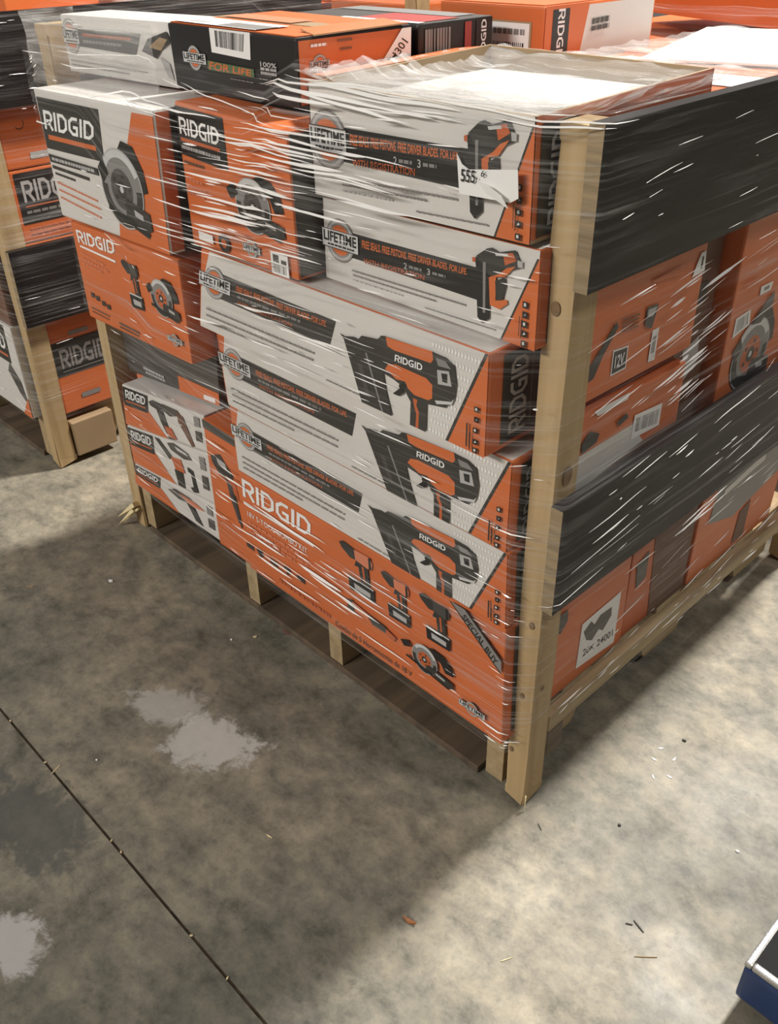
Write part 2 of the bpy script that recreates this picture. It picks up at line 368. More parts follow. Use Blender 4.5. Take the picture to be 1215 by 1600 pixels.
# ------------------------------------------------------------------ pallets with corner posts and black side boards
def knot(parent, p, n, r, sq=1.4):
    """oval knot: a low disc set into a post face"""
    bm = bmesh.new(); n = Vector(n); t = Vector((0, 0, 1)); s_ = n.cross(t); c = Vector(p)-parent.location+n*.0004
    for k, rr in ((0, r),):
        ring = [bm.verts.new(c+s_*rr*math.cos(a)+t*rr*sq*math.sin(a)) for a in [i*math.pi/7 for i in range(14)]]
        bm.faces.new(ring)
    return link('knot', bm, ['knot'], parent)
def board(parent, dims, name='side_board'):
    """plywood board: black stained faces, raw ply edges"""
    bm = box_bm(*dims, bev=0, off=parent.location); bm.normal_update()
    for f in bm.faces: f.material_index = 1 if abs(f.normal.y) > .9 else 0
    return link(name, bm, ['ply_black', 'ply_edge'], parent)
def rough_post(parent, x0, x1, y0, y1, z1, seed):
    rn = random.Random(seed); bm = bmesh.new(); o = parent.location; rings = []
    n = 9; zs = [0, .03, .12, .3, .5, .7, .9, z1-.02, z1]
    for k, z in enumerate(zs):
        jit = lambda: rn.uniform(-.0012, .0012)
        ring = []
        for (x, y) in ((x0, y0), (x1, y0), (x1, y1), (x0, y1)):
            dz = rn.uniform(0, .014) if k == 0 else 0
            ring.append(bm.verts.new((x+jit()-o.x, y+jit()-o.y, z+dz-o.z)))
        rings.append(ring)
    for a, b in zip(rings, rings[1:]):
        for i in range(4): bm.faces.new([a[i], a[(i+1) % 4], b[(i+1) % 4], b[i]])
    bm.faces.new(rings[-1]); bm.faces.new(rings[0][::-1])
    ed = [e for e in bm.edges if abs(e.verts[0].co.z-e.verts[1].co.z) > .02]
    bmesh.ops.bevel(bm, geom=ed, offset=.003, segments=2, affect='EDGES')
    return link('corner_post', bm, ['wood_post'], parent)
def pallet(label, ox, oy, boards, stringers, rail, W=1.215, D=1.0, H=1.08):
    t = thing('pallet_crate', label, 'pallet', (ox-W/2, oy+D/2, 0), 'pallets with corner posts')
    L = ox-W
    for k, (x0, x1, y0, y1, h) in enumerate(((ox-.038, ox, oy, oy+.05, H-.012), (L, L+.042, oy, oy+.05, H+.015), (ox-.042, ox, oy+D-.05, oy+D, H), (L, L+.042, oy+D-.05, oy+D, H))):
        rough_post(t, x0, x1, y0, y1, h, k+int(ox*10))
    for x in stringers:     # notched runners
        bm = bmesh.new(); prof = [(oy+.06, .018), (oy+.2, .018), (oy+.22, .055), (oy+.42, .055), (oy+.44, .018), (oy+.56, .018), (oy+.58, .055), (oy+.78, .055), (oy+.8, .018), (oy+D-.06, .018), (oy+D-.06, .122), (oy+.06, .122)]
        if x > ox-.7: prof[0] = (oy+.005, .018); prof[-1] = (oy+.005, .122)
        else: prof[0] = (oy+.005, .018); prof[-1] = (oy+.005, .122)
        a = [bm.verts.new((ox+x-t.location.x, y-t.location.y, z)) for y, z in prof]; b = [bm.verts.new((ox+x+.036-t.location.x, y-t.location.y, z)) for y, z in prof]
        bm.faces.new(a); bm.faces.new(b[::-1])
        for i in range(len(prof)): bm.faces.new([a[i], b[i], b[(i+1) % len(prof)], a[(i+1) % len(prof)]])
        bmesh.ops.recalc_face_normals(bm, faces=bm.faces[:])
        link('stringer', bm, ['wood_y'], t)
    y = oy+.01
    for k in range(7):
        w = .10 if k in (0, 6) else .085
        yy = oy+.005+k*(D-.11)/6; bx('deck_board', t, (L+.045, ox-.045, yy, yy+w, .124, .142), 'wood_x')
    for yy in (oy+.002, oy+D/2-.05, oy+D-.1): bx('bottom_board', t, (L+.06, ox-.10, yy, yy+.075, .0, .016), 'wood_old_shaded')
    if rail: bx('side_rail', t, (ox-.018, ox+.001, oy+.0505, oy+D-.0505, rail[0], rail[1]), 'wood_y', .004)
    for z0, z1 in boards: board(t, (ox+.001, ox+.020, oy-.004, oy+D, z0, z1))
    return t
crate = pallet('wooden pallet with pale corner posts and black side boards carrying the big wrapped load', 0, 0, ((.895, 1.072), (.432, .606)), (-1.165, -.755, -.490, -.085), (.140, .177))
bx('foot_block', crate, (-.030, .0, .0505, .098, .078, .139), 'wood_old_shaded', .006); bx('foot_block', crate, (-.10, -.05, .45, .52, .02, .139), 'wood_old_shaded', .006)
for p, n, r in (((-.022, -.0012, .868), (0, -1, 0), .0065), ((.0012, .026, .640), (1, 0, 0), .010), ((-.014, -.0012, .392), (0, -1, 0), .0045), ((-.020, -.0012, .247), (0, -1, 0), .004), ((.0012, .022, .262), (1, 0, 0), .0035), ((-.031, -.0012, .120), (0, -1, 0), .004)):
    knot(crate, p, n, r)
# dark nail holes low on the near post
for y, z in ((.018, .075), (.026, .068), (.03, .082), (.020, .058), (.028, .050), (.016, .045), (.024, .034), (.034, .06)): knot(crate, (.0012, y, z), (1, 0, 0), .0011, 1.2)
# splintered foot of the far-left post, split sliver under the near one
def splinters(parent, p, specs, m='splinter', name='splinter'):
    bm = bmesh.new(); o = Vector(p)-parent.location
    for (a, b, w) in specs:
        a = Vector(a); b = Vector(b); d = (b-a).normalized(); s_ = d.cross(Vector((0, .3, 1))).normalized()*w; u_ = d.cross(s_).normalized()*w*.4
        v = [bm.verts.new(o+a+s_+u_), bm.verts.new(o+a-s_+u_), bm.verts.new(o+a-s_-u_), bm.verts.new(o+a+s_-u_), bm.verts.new(o+b+s_*.35), bm.verts.new(o+b-s_*.35)]
        for f in ((0, 1, 2, 3), (0, 4, 5, 1), (3, 2, 5, 4), (0, 3, 4), (1, 5, 2)): bm.faces.new([v[i] for i in f])
    return link(name, bm, [m], parent)
splinters(crate, (-1.205, -.004, .075), [((.02, 0, -.005), (-.035, -.03, -.055), .015), ((.015, -.004, -.02), (-.028, -.035, -.072), .013), ((.025, 0, -.015), (-.012, -.03, -.06), .007)])
splinters(crate, (.004, .002, .03), [((0, 0, 0), (.004, -.006, -.029), .003)])

FR = dict(
H=(-.03,(-.411,1.074),(-.046,1.075),(-.043,.944),(-.410,.937)),
I=(-.02,(-.407,.931),(-.034,.937),(-.032,.818),(-.409,.820)),
J=(-.06,(-.664,.816),(-.068,.816),(-.067,.675),(-.700,.678)),
K=(-.03,(-.700,.660),(-.046,.664),(-.046,.522),(-.692,.522)),
L=(-.03,(-.687,.521),(-.043,.521),(-.038,.389),(-.686,.388)),
M=(-.03,(-.685,.384),(-.038,.387),(-.030,.152),(-.686,.155)),
N=(-.02,(-.803,.448),(-.692,.444),(-.692,.150),(-.806,.150)),
D=(.03,(-1.165,.590),(-.801,.590),(-.813,.452),(-1.165,.415)),
E1=(-.01,(-1.132,.408),(-.813,.446),(-.815,.362),(-1.147,.305)),
E2=(-.01,(-1.147,.302),(-.815,.359),(-.815,.238),(-1.145,.205)),
E3=(-.01,(-1.145,.202),(-.815,.235),(-.816,.144),(-1.160,.142)),
C=(-.08,(-1.065,.786),(-.706,.792),(-.708,.608),(-1.066,.600)),
B=(-.1,(-1.056,1.015),(-.680,1.021),(-.690,.808),(-1.049,.803)),
G=(-.065,(-.675,1.030),(-.418,1.019),(-.414,.823),(-.675,.822)),
F=(.0,(-.770,1.120),(-.466,1.118),(-.468,1.032),(-.766,1.032)),
A=(.02,(-1.150,1.112),(-.788,1.118),(-.794,1.024),(-1.150,1.020)))
RR = dict(
R2=(-.008,(.057,.930),(.316,.930),(.318,.725),(.055,.728)),
R5=(-.008,(.055,.712),(.316,.704),(.318,.42),(.055,.42)),
R3=(-.035,(.325,.92),(.420,.92),(.422,.42),(.327,.42)),
R4=(-.008,(.428,.92),(.78,.92),(.78,.42),(.432,.42)),
R7=(-.02,(.057,.405),(.272,.405),(.28,.18),(.06,.18)),
R8=(-.024,(.284,.40),(.490,.40),(.490,.18),(.284,.18)),
R9=(-.02,(.497,.40),(.83,.40),(.83,.18),(.497,.18)))
A = {'J_mag':[(563,665),(578,647),(611,682),(625,673),(636,726),(687,756),(700,807),(713,817),(709,410),(719,241),(740,-25),(708,-31),(643,-33),(578,611)],
 'J_body':[(695,800),(713,817),(849,843),(887,837),(913,791),(921,615),(917,459),(893,345),(835,298),(783,304),(775,364),(743,406),(709,428),(703,739)],
 'J_ou':[(713,811),(851,846),(855,769),(848,727),(740,709),(719,725)],
 'J_ol':[(714,480),(724,547),(747,571),(837,561),(855,518),(856,383),(845,347),(805,339),(785,379),(776,437),(748,423),(738,443)],
 'J_handle':[(783,304),(790,360),(810,381),(840,322),(841,-18),(794,-17),(794,249)],
 'J_hs':[(800,314),(815,328),(811,241),(819,182),(819,-20),(811,-14),(812,152),(804,229)],
 'J_trig':[(740,255),(760,341),(757,372),(769,417),(782,410),(775,364),(773,307),(758,256)],
 'J_cap':[(867,687),(900,717),(909,581),(871,551)],
 'J_capi':[(879,671),(896,686),(897,597),(883,593)],
 'J_silver':[(864,377),(910,432),(917,473),(911,404),(869,347)],
 'J_logo':[(743,605),(825,619),(825,688),(744,674)],
 'J_line':[(649,560),(654,567),(712,-19),(707,-28)],
 'J_icons':[(978,463),(979,364),(977,255),(978,141),(978,55)],
 'I_ban':[(105,665),(756,677),(759,339),(100,365)],
 'I_t1':[(213,521),(712,570),(713,637),(214,618)],
 'I_reg':[(221,342),(524,371),(525,433),(222,408)],
 'I_mag':[(751,793),(806,811),(817,195),(787,119),(767,170)],
 'I_head':[(754,805),(797,904),(819,927),(848,901),(910,957),(929,866),(931,797),(904,761),(852,671),(813,634)],
 'I_oh':[(809,622),(852,689),(879,762),(913,803),(874,669),(838,643),(839,403),(885,449),(889,407),(858,325),(817,339)],
 'I_grip':[(835,604),(874,669),(879,582),(867,426),(842,406)],
 'I_hl':[(862,892),(900,925),(916,857),(872,784)],
 'I_nub':[(919,868),(940,864),(940,803),(922,800)],
 'I_icons':[(959,454),(960,354),(960,258),(961,160),(961,56)],
 'C_ic':[(100,281),(151,268),(208,240),(258,227)],
 'R2_tag2':[(556,290),(618,290),(619,60),(555,68)],
 'R5_lab':[(510,849),(787,831),(788,704),(503,715)],
 'R4_lab':[(52,621),(181,627),(199,572),(51,557)],
 'R4_lab2':[(235,689),(352,686),(339,659),(238,659)],
 'R7_lab':[(357,691),(902,715),(906,249),(342,315)]}

O6 = ['orange']*6
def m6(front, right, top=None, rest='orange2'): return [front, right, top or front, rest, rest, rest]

# ---- framing nailer cartons (three alike) and brad nailer cartons (two alike)
def framing(key, depth, label, off=0):
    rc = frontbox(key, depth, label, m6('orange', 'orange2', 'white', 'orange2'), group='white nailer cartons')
    f = face(rc, 'front')
    f.part('white_panel').poly('white', [(42, 1000), (998, 1000), (901, 0), (8, 0), (8, 520), (14, 560)])
    f.part('corner_panel').poly('orange', [(1000, 1000), (1000, 0), (901, 0), (998, 1000)])
    f.poly('dark', [(901, 0), (998, 1000), (990, 1000), (893, 0)])
    f.part('dot_pattern')
    vs = []; fs = []
    for i in range(16):
        for j in range(9):
            u = 850+i*9+(4 if j % 2 else 0); v = 40+j*108
            if u > 888+v*.098: continue
            k = len(vs); vs += [(u-3, v), (u, v-32), (u+3, v), (u, v+32)]; fs.append([k, k+1, k+2, k+3])
    f.raw('paper', vs, fs)
    f.part('slogan_banner').poly('dark', [(60, 790), (545, 758), (526, 454), (60, 474)])
    f.text('orange', [(165, 640), (513, 660), (515, 722), (165, 715)], 'FREE SEALS. FREE PISTONS. FREE DRIVER BLADES. FOR LIFE.', .02)
    f.dashes('grey', (170, 575), (420, 585), 30, 4); f.text('orange2', [(170, 490), (390, 500), (390, 545), (170, 540)], 'WITH REGISTRATION', .01)
    f.badge((-22 if key == 'X' else 2, 445, 140, 850))
    f.part('small_print')
    for k, v in enumerate((300, 215, 130)): f.dashes('grey', (38, v-30), (474 if k < 2 else 300, v), 26, k+3)
    f.dashes('grey', (520, 60), (700, 60), 18, 9)
    f.part('nailer_picture')
    f.poly('dark', A['J_mag']); f.poly('grey', A['J_line']); f.poly('char', [(625, 420), (640, 420), (668, 120), (655, 110)])
    f.poly('dark', A['J_handle']); f.poly('orange2', A['J_hs']); f.poly('dark', A['J_body']); f.poly('orange', A['J_ou']); f.poly('orange', A['J_ol'])
    f.poly('black', A['J_trig']); f.poly('lgrey', A['J_cap']); f.poly('black', A['J_capi']); f.poly('silver', A['J_silver'])
    f.poly('grey', [(862, 800), (890, 800), (906, 745), (870, 730)])
    f.logo('paper', A['J_logo']); f.icons(A['J_icons'])
    f.part('small_print').rect('dark', 954, 60, 958, 300); f.rect('dark', 963, 40, 966, 220); f.done()
    g = face(rc, 'right'); g.part('brand_panel').rect('black', 260, 60, 1000, 930)
    w = g.w
    g.logo('lgrey', [(720, 120), (720, 860), (400, 860), (400, 120)]); g.rect('grey', 800, 150, 815, 840); g.done()
    return rc
framing('J', .105, 'white framing nailer carton third from top, its right end wholly clear of the cartons below')
framing('K', .075, 'white framing nailer carton sandwiched between two matching nailer cartons')
framing('L', .075, 'white framing nailer carton lying directly on the wide orange combo kit carton')

def brad(key, depth, label, body=True):
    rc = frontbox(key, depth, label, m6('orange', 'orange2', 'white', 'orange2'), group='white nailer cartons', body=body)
    f = face(rc, 'front')
    f.part('white_panel').poly('white', [(8, 1000), (997, 1000), (996, 920), (868, 0), (8, 0)])
    f.part('corner_panel').poly('orange', [(1000, 940), (1000, 0), (868, 0), (993, 900)]); f.poly('dark', [(868, 0), (996, 920), (988, 920), (860, 0)])
    f.part('slogan_banner').poly('black', A['I_ban'])
    q = A['I_t1']; f.text('orange', [q[0], q[1], q[2], q[3]], 'FREE SEALS. FREE PISTONS. FREE DRIVER BLADES. FOR LIFE.', .02)
    f.text('lgrey', [(425, 430), (440, 430), (440, 500), (425, 500)], '2', .01); f.dashes('grey', (450, 455), (510, 460), 30, 5)
    f.text('lgrey', [(535, 445), (550, 445), (550, 515), (535, 515)], '3', .01); f.dashes('grey', (560, 465), (620, 470), 30, 6)
    q = A['I_reg']; f.text('orange2', [q[0], q[1], q[2], q[3]], 'WITH REGISTRATION', .012)
    f.badge((2, 268, 195, 800))
    f.part('small_print'); f.dashes('grey', (160, 205), (712, 240), 22, 2); f.dashes('grey', (165, 150), (582, 175), 22, 8); f.dashes('lgrey', (165, 95), (420, 110), 18, 10); f.dashes('grey', (530, 60), (841, 85), 16, 11)
    f.part('nailer_picture'); f.poly('black', A['I_mag']); f.poly('dark', A['I_head']); f.poly('orange', A['I_oh']); f.poly('dark', A['I_grip']); f.poly('orange2', A['I_hl']); f.poly('lgrey', A['I_nub'])
    f.poly('grey', [(783, 760), (795, 765), (800, 240), (790, 235)]); f.poly('silver', [(830, 880), (880, 905), (885, 880), (835, 855)]); f.poly('orange2', [(738, 780), (752, 790), (752, 740), (740, 735)])
    f.icons(A['I_icons']); f.part('small_print').rect('dark', 940, 120, 943, 330); f.rect('dark', 948, 100, 951, 300); f.done()
    g = face(rc, 'right'); a = 22 if depth > .2 else 240
    g.part('brand_panel').rect('black', a*1.2, 40, a*1.2+(180 if depth > .2 else 700), 940)
    b = a*1.2; w = 180 if depth > .2 else 700
    g.logo('lgrey', [(b+w*.72, 120), (b+w*.72, 860), (b+w*.28, 860), (b+w*.28, 120)]); g.done()
    return rc
brad('I', .065, 'white brad nailer carton below the torn paper tag, right above the framing nailers')
# topmost one is open: four thin walls and a floor
rcH = brad('H', .355, 'open-topped white brad nailer carton at the top right, torn paper tag on its front', body=False)
root, c = rcH
def wall(root, name, a, b, c_, d, n, th, mo, mi):
    """slab between an outer quad and the same quad pushed in by th along n"""
    o = root.location; n = Vector(n)*th; q = [Vector(p)-o for p in (a, b, c_, d)]; bm = bmesh.new()
    u = [bm.verts.new(p) for p in q]; w = [bm.verts.new(p+n) for p in q]
    bm.faces.new(u).material_index = 0; bm.faces.new(w[::-1]).material_index = 1
    for i in range(4): bm.faces.new([u[(i+1) % 4], u[i], w[i], w[(i+1) % 4]]).material_index = 1
    bmesh.ops.recalc_face_normals(bm, faces=bm.faces[:]); return link(name, bm, [mo, mi], root)
up = Vector((0, 0, .006))
wall(root, 'front_wall', c[3], c[2], c[1], c[0], (0, 1, 0), .004, 'white', 'kraft')
wall(root, 'right_wall', c[2], c[6], c[5]+up*1.5, c[1], (-1, 0, 0), .004, 'orange2', 'kraft')
wall(root, 'back_wall', c[6], c[7], c[4]+up*2, c[5]+up*1.5, (0, -1, 0), .004, 'orange2', 'kraft')
wall(root, 'left_wall', c[7], c[3], c[0], c[4]+up*2, (1, 0, 0), .004, 'orange', 'kraft')
wall(root, 'carton_floor', c[3], c[2], c[6], c[7], (0, 0, 1), .004, 'kraft', 'kraft')
# what lies in it: a flat tray of white wrapped tools just under the rim
hexa(root, 'inner_tray', [(-.402, -.022, 1.052), (-.052, -.022, 1.056), (-.052, -.022, .96), (-.402, -.022, .96), (-.402, .315, 1.058), (-.052, .315, 1.060), (-.052, .315, .96), (-.402, .315, .96)], m6('white', 'white', 'white', 'white'), .01)
# bent flap standing at the left of the open carton
wall(root, 'bent_flap', (-.412, .0, 1.078), (-.410, .322, 1.085), (-.458, .300, 1.080), (-.460, .02, 1.074), (0, 0, -1), .003, 'orange', 'kraft')

# ---- wide combo kit carton
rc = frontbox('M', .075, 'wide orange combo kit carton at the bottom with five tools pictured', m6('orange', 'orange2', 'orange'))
f = face(rc, 'front')
f.part('brand_logo').logo('paper', [(12, 770), (318, 775), (326, 945), (16, 950)]); f.rect('pink', 12, 690, 700, 700); f.rect('paper', 12, 700, 330, 722)
f.part('small_print').text('paper', [(25, 590), (300, 592), (300, 645), (25, 640)], '18V 5-TOOL COMBO KIT', .0); f.dashes('pink', (25, 520), (260, 525), 22, 3); f.dashes('pink', (25, 470), (300, 470), 18, 5); f.dashes('pink', (25, 425), (240, 425), 18, 6)
f.text('char', [(400, 40), (700, 58), (700, 110), (402, 96)], 'Combo de 5 Herramientas de 18 V', .0); f.dashes('orange2', (150, 90), (380, 75), 36, 7)
f.part('tool_icon_row')
for k, (u, v) in enumerate(((18, 262), (66, 262), (132, 262), (196, 276), (258, 280))): f.poly('dark', [(u-16, v+28), (u+12, v+38), (u+18, v-10), (u+2, v-40), (u-8, v+2)] if k % 2 else [(u-18, v+22), (u+16, v+24), (u+20, v-22), (u-14, v-16)])
f.drill((442, 530, 572, 945)); f.drill((600, 520, 702, 900)); f.drill((735, 545, 838, 915), 'char', 'impact_driver_picture')
f.part('grinder_picture').poly('char', [(462, 420), (482, 440), (500, 390), (488, 330), (465, 345)]); f.poly('pink', [(485, 430), (545, 405), (548, 345), (495, 350)]); f.poly('char', [(545, 405), (610, 390), (628, 330), (560, 330)]); f.poly('orange2', [(615, 380), (650, 350), (640, 300), (612, 330)])
f.saw((672, 200, 852, 480))
f.part('special_buy_banner').poly('grey', [(838, 1000), (892, 1000), (1000, 770), (1000, 650)]); f.poly('dark', [(838, 1000), (844, 1000), (1000, 664), (1000, 650)])
f.poly('dark', [(886, 1000), (892, 1000), (1000, 770), (1000, 757)])
f.text('black', [(876, 925), (982, 698), (990, 745), (888, 965)], 'SPECIAL BUY', .02)
f.badge((872, 120, 955, 240)); f.done()
g = face(rc, 'right'); g.part('brand_panel').rect('black', 300, 60, 1000, 960); g.logo('lgrey', [(760, 110), (760, 900), (420, 900), (420, 110)]); g.done()

# ---- tall orange carton left of it
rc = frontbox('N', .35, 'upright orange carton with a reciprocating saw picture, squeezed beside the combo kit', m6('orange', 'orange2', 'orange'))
f = face(rc, 'front'); f.part('dark_band').rect('char', 0, 935, 1000, 1000)  # dark band across the top of the face
f.part('saw_picture').poly('dark', [(120, 745), (420, 800), (760, 690), (700, 600), (330, 640), (150, 700)]); f.poly('lgrey', [(300, 760), (560, 750), (600, 700), (330, 720)]); f.poly('orange2', [(520, 660), (800, 640), (860, 520), (640, 560)])
f.poly('char', [(520, 640), (700, 600), (800, 330), (760, 320), (600, 480)]); f.poly('dark', [(640, 560), (760, 540), (860, 300), (820, 290)]); f.part('small_print').dashes('pink', (100, 250), (800, 245), 14, 3); f.dashes('pink', (100, 210), (600, 205), 14, 5); f.done()

# ---- three slim cartons at lower left
def slim(key, label, tool):
    rc = frontbox(key, .38, label, m6('white', 'orange2', 'white'), group='slim white and orange tool cartons'); f = face(rc, 'front')
    h = {'E1': 0, 'E2': 1, 'E3': 2}[key]
    f.part('orange_stripe').poly('orange', [(0, 560), (330, 560), (540, 0), (0, 0)])
    f.part('brand_panel').poly('black', [(15, 960), (340, 960), (325, 500), (15, 500)]); f.logo('paper', [(45, 690), (295, 690), (310, 900), (45, 900)]); f.rect('orange2', 40, 600, 300, 635)
    f.part('tool_picture')
    if tool == 0:
        f.poly('dark', [(350, 820), (400, 900), (520, 880), (560, 760), (440, 700), (370, 740)]); f.poly('char', [(520, 900), (700, 880), (740, 760), (600, 640), (520, 740)]); f.poly('brown', [(690, 830), (760, 760), (860, 60), (830, 20), (700, 560)])
        f.poly('dark', [(440, 720), (520, 720), (560, 380), (640, 40), (560, 20), (480, 420)]); f.poly('orange2', [(520, 330), (600, 330), (660, 60), (560, 80)])
    elif tool == 1:
        f.poly('dark', [(365, 960), (420, 960), (560, 640), (520, 560)]); f.poly('char', [(520, 930), (600, 980), (760, 860), (800, 740), (700, 700), (560, 800)]); f.poly('silver', [(610, 920), (740, 850), (760, 800), (640, 840)])
        f.poly('orange2', [(540, 640), (660, 660), (690, 380), (580, 360)]); f.poly('black', [(560, 380), (660, 380), (660, 20), (580, 30)]); f.poly('black', [(730, 560), (790, 520), (820, 80), (760, 40), (730, 120), (770, 160), (760, 440), (730, 460)])
    else:
        f.poly('char', [(430, 700), (520, 860), (700, 820), (760, 680), (560, 560)]); f.poly('pink', [(560, 800), (760, 760), (860, 640), (700, 560)]); f.poly('dark', [(650, 620), (740, 580), (820, 120), (740, 160)])
    f.part('data_label').rect('grey', 890, 640, 950, 900); f.rect('char', 890, 250, 955, 520); f.part('small_print').dashes('pink', (40, 380), (330, 380), 30, 4); f.dashes('pink', (40, 250), (360, 250), 26, 6); f.done()
slim('E1', 'slim white and orange drill carton, top of the three at the lower left', 0)
slim('E2', 'slim white and orange nailer carton, middle of the three at the lower left', 1)
slim('E3', 'slim white and orange carton lowest of three, crumpled along its bottom edge', 2)

# ---- dark carton above them
rc = frontbox('D', .34, 'dark grey carton with an orange panel, recessed under the two-tool combo carton', m6('char', 'char', 'char', 'char')); f = face(rc, 'front')
f.part('orange_panel').poly('orange', [(590, 230), (1000, 200), (1000, 0), (590, 0)]); f.part('shipping_label').rect('paper', 846, 20, 960, 95)
f.part('scuffed_print').dashes('lgrey', (200, 120), (430, 90), 40, 4); f.dashes('lgrey', (220, 70), (440, 50), 30, 6); f.done()

# ---- two-tool combo carton
rc = frontbox('C', .42, 'orange two-tool combo carton with drill and saw, under the white saw carton', O6); f = face(rc, 'front')
f.part('brand_logo').logo('paper', [(55, 808), (425, 825), (435, 955), (50, 935)]); f.poly('paper', [(65, 785), (420, 765), (420, 742), (65, 765)])
f.part('small_print'); f.dashes('pink', (60, 700), (300, 660), 18, 3); f.dashes('pink', (60, 640), (330, 610), 18, 5); f.dashes('pink', (60, 590), (260, 575), 18, 6); f.dashes('char', (340, 85), (540, 75), 20, 8); f.dashes('brown', (340, 45), (530, 38), 20, 9); f.dashes('brown', (55, 120), (250, 110), 16, 10); f.dashes('brown', (55, 80), (230, 70), 14, 12)
f.part('tool_icon_row')
for u, v in A['C_ic']: f.rect('dark', u-18, v-26, u+16, v+26)
f.drill((480, 350, 635, 815), 'char'); f.saw((700, 380, 968, 780)); f.badge((828, 140, 955, 262)); f.done()

# ---- white and orange saw carton, upper left
rc = frontbox('B', .45, 'white and orange circular saw carton overhanging the left end of the load', m6('white', 'orange2', 'white', 'white')); f = face(rc, 'front')
f.part('orange_panel').poly('orange', [(845, 960), (1000, 960), (1000, 0), (575, 0), (600, 160), (700, 500)])
f.part('brand_panel').poly('dark', [(20, 940), (574, 936), (548, 560), (14, 550)]); f.logo('paper', [(40, 702), (490, 700), (520, 835), (58, 848)]); f.poly('orange', [(59, 662), (500, 665), (500, 630), (56, 626)])
f.poly('dark', [(14, 507), (478, 498), (480, 443), (19, 444)]); f.dashes('lgrey', (40, 462), (450, 458), 24, 2)
f.part('small_print').dashes('dark', (30, 395), (380, 380), 28, 3); f.dashes('dark', (45, 350), (235, 340), 20, 4); f.dashes('pink', (45, 280), (420, 230), 16, 5); f.dashes('pink', (45, 220), (440, 170), 16, 6); f.dashes('pink', (45, 160), (430, 100), 16, 8)
f.saw((500, 60, 890, 750), ring='grey', centre='char'); f.done()
g = face(rc, 'right'); g.part('side_stripe').rect('black', 60, 0, 180, 1000); g.done()

# ---- orange saw carton in the middle
rc = frontbox('G', .47, 'orange circular saw carton with black nameplate, behind the densest wrap glare', m6('orange', 'char', 'orange')); f = face(rc, 'front')
f.part('brand_panel').poly('black', [(5, 972), (461, 977), (461, 625), (5, 650)]); f.logo('paper', [(25, 790), (400, 785), (412, 900), (30, 905)]); f.rect('orange2', 25, 742, 405, 766); f.dashes('lgrey', (25, 690), (400, 690), 24, 3)
f.part('small_print').dashes('brown', (30, 590), (230, 590), 22, 4); f.dashes('pink', (30, 480), (200, 470), 16, 5); f.dashes('pink', (30, 430), (220, 420), 16, 6); f.dashes('pink', (30, 380), (200, 370), 16, 7)
f.saw((440, 230, 930, 660), centre='char'); f.badge((535, 60, 690, 190)); f.part('inset_picture').rect('paper', 96, 60, 240, 125); f.disc('dark', 350, 95, .014); f.disc('orange2', 350, 95, .007)
f.part('code_label').rect('paper', 790, 5, 940, 165); f.bars('grey', [(805, 20), (925, 20), (925, 80), (805, 80)], 10, 3); f.rect('dark', 810, 95, 860, 150); f.rect('dark', 880, 95, 925, 125); f.done()

# ---- black carton on top
rc = frontbox('F', .215, 'black carton with white barcode label on top of the load, orange right end', m6('black', 'orange', 'orange', 'black')); f = face(rc, 'front')
f.part('barcode_label').poly('paper', [(362, 640), (667, 607), (679, 1000), (363, 1000)]); f.bars('black', [(403, 735), (618, 710), (636, 965), (406, 970)], 26, 2)
f.badge((112, 320, 305, 705)); f.part('slogan_print').poly('green', [(320, 510), (690, 480), (690, 360), (320, 365)]); f.text('orange', [(330, 375), (667, 370), (672, 465), (340, 500)], 'FOR LIFE', .02)
f.text('lgrey', [(744, 540), (862, 540), (862, 612), (744, 612)], '100%', .02); f.dashes('lgrey', (744, 490), (860, 490), 40, 2, 5); f.dashes('lgrey', (744, 430), (860, 430), 40, 4, 5); f.dashes('grey', (501, 280), (681, 275), 14, 5); f.dashes('grey', (730, 285), (881, 270), 16, 6); f.dashes('grey', (730, 350), (860, 345), 20, 8, 4); f.done()
g = face(rc, 'right'); g.badge((100, 440, 260, 740)); g.part('small_print').dashes('paper', (110, 850), (240, 850), 40, 3, 4); g.dashes('brown', (330, 880), (460, 880), 30, 4, 6); g.dashes('brown', (350, 760), (450, 760), 30, 5, 5)
g.part('address_label').poly('paper', [(600, 60), (985, 60), (985, 960), (900, 960), (560, 120)]); g.text('black', [(615, 190), (900, 820), (960, 740), (660, 110)], '1005934301', .01); g.poly('black', [(800, 170), (960, 520), (960, 350), (850, 130)]); g.bars('dark', [(690, 80), (960, 80), (960, 130), (690, 130)], 16, 3); g.done()
flaps(rc, 'orange', tape='tape'); g = face(rc, 'top', lift=.003); g.part('top_print').rect('paper', 30, 20, 700, 300); g.rect('grey', 380, 30, 700, 210); g.rect('pink', 60, 420, 600, 640); g.rect('lgrey', 100, 60, 260, 150); g.done()
# torn crease of its flap
wall(rc[0], 'torn_flap', (-.465, .03, 1.1195), (-.464, .20, 1.121), (-.50, .19, 1.126), (-.505, .04, 1.124), (0, 0, -1), .002, 'orange', 'kraft')

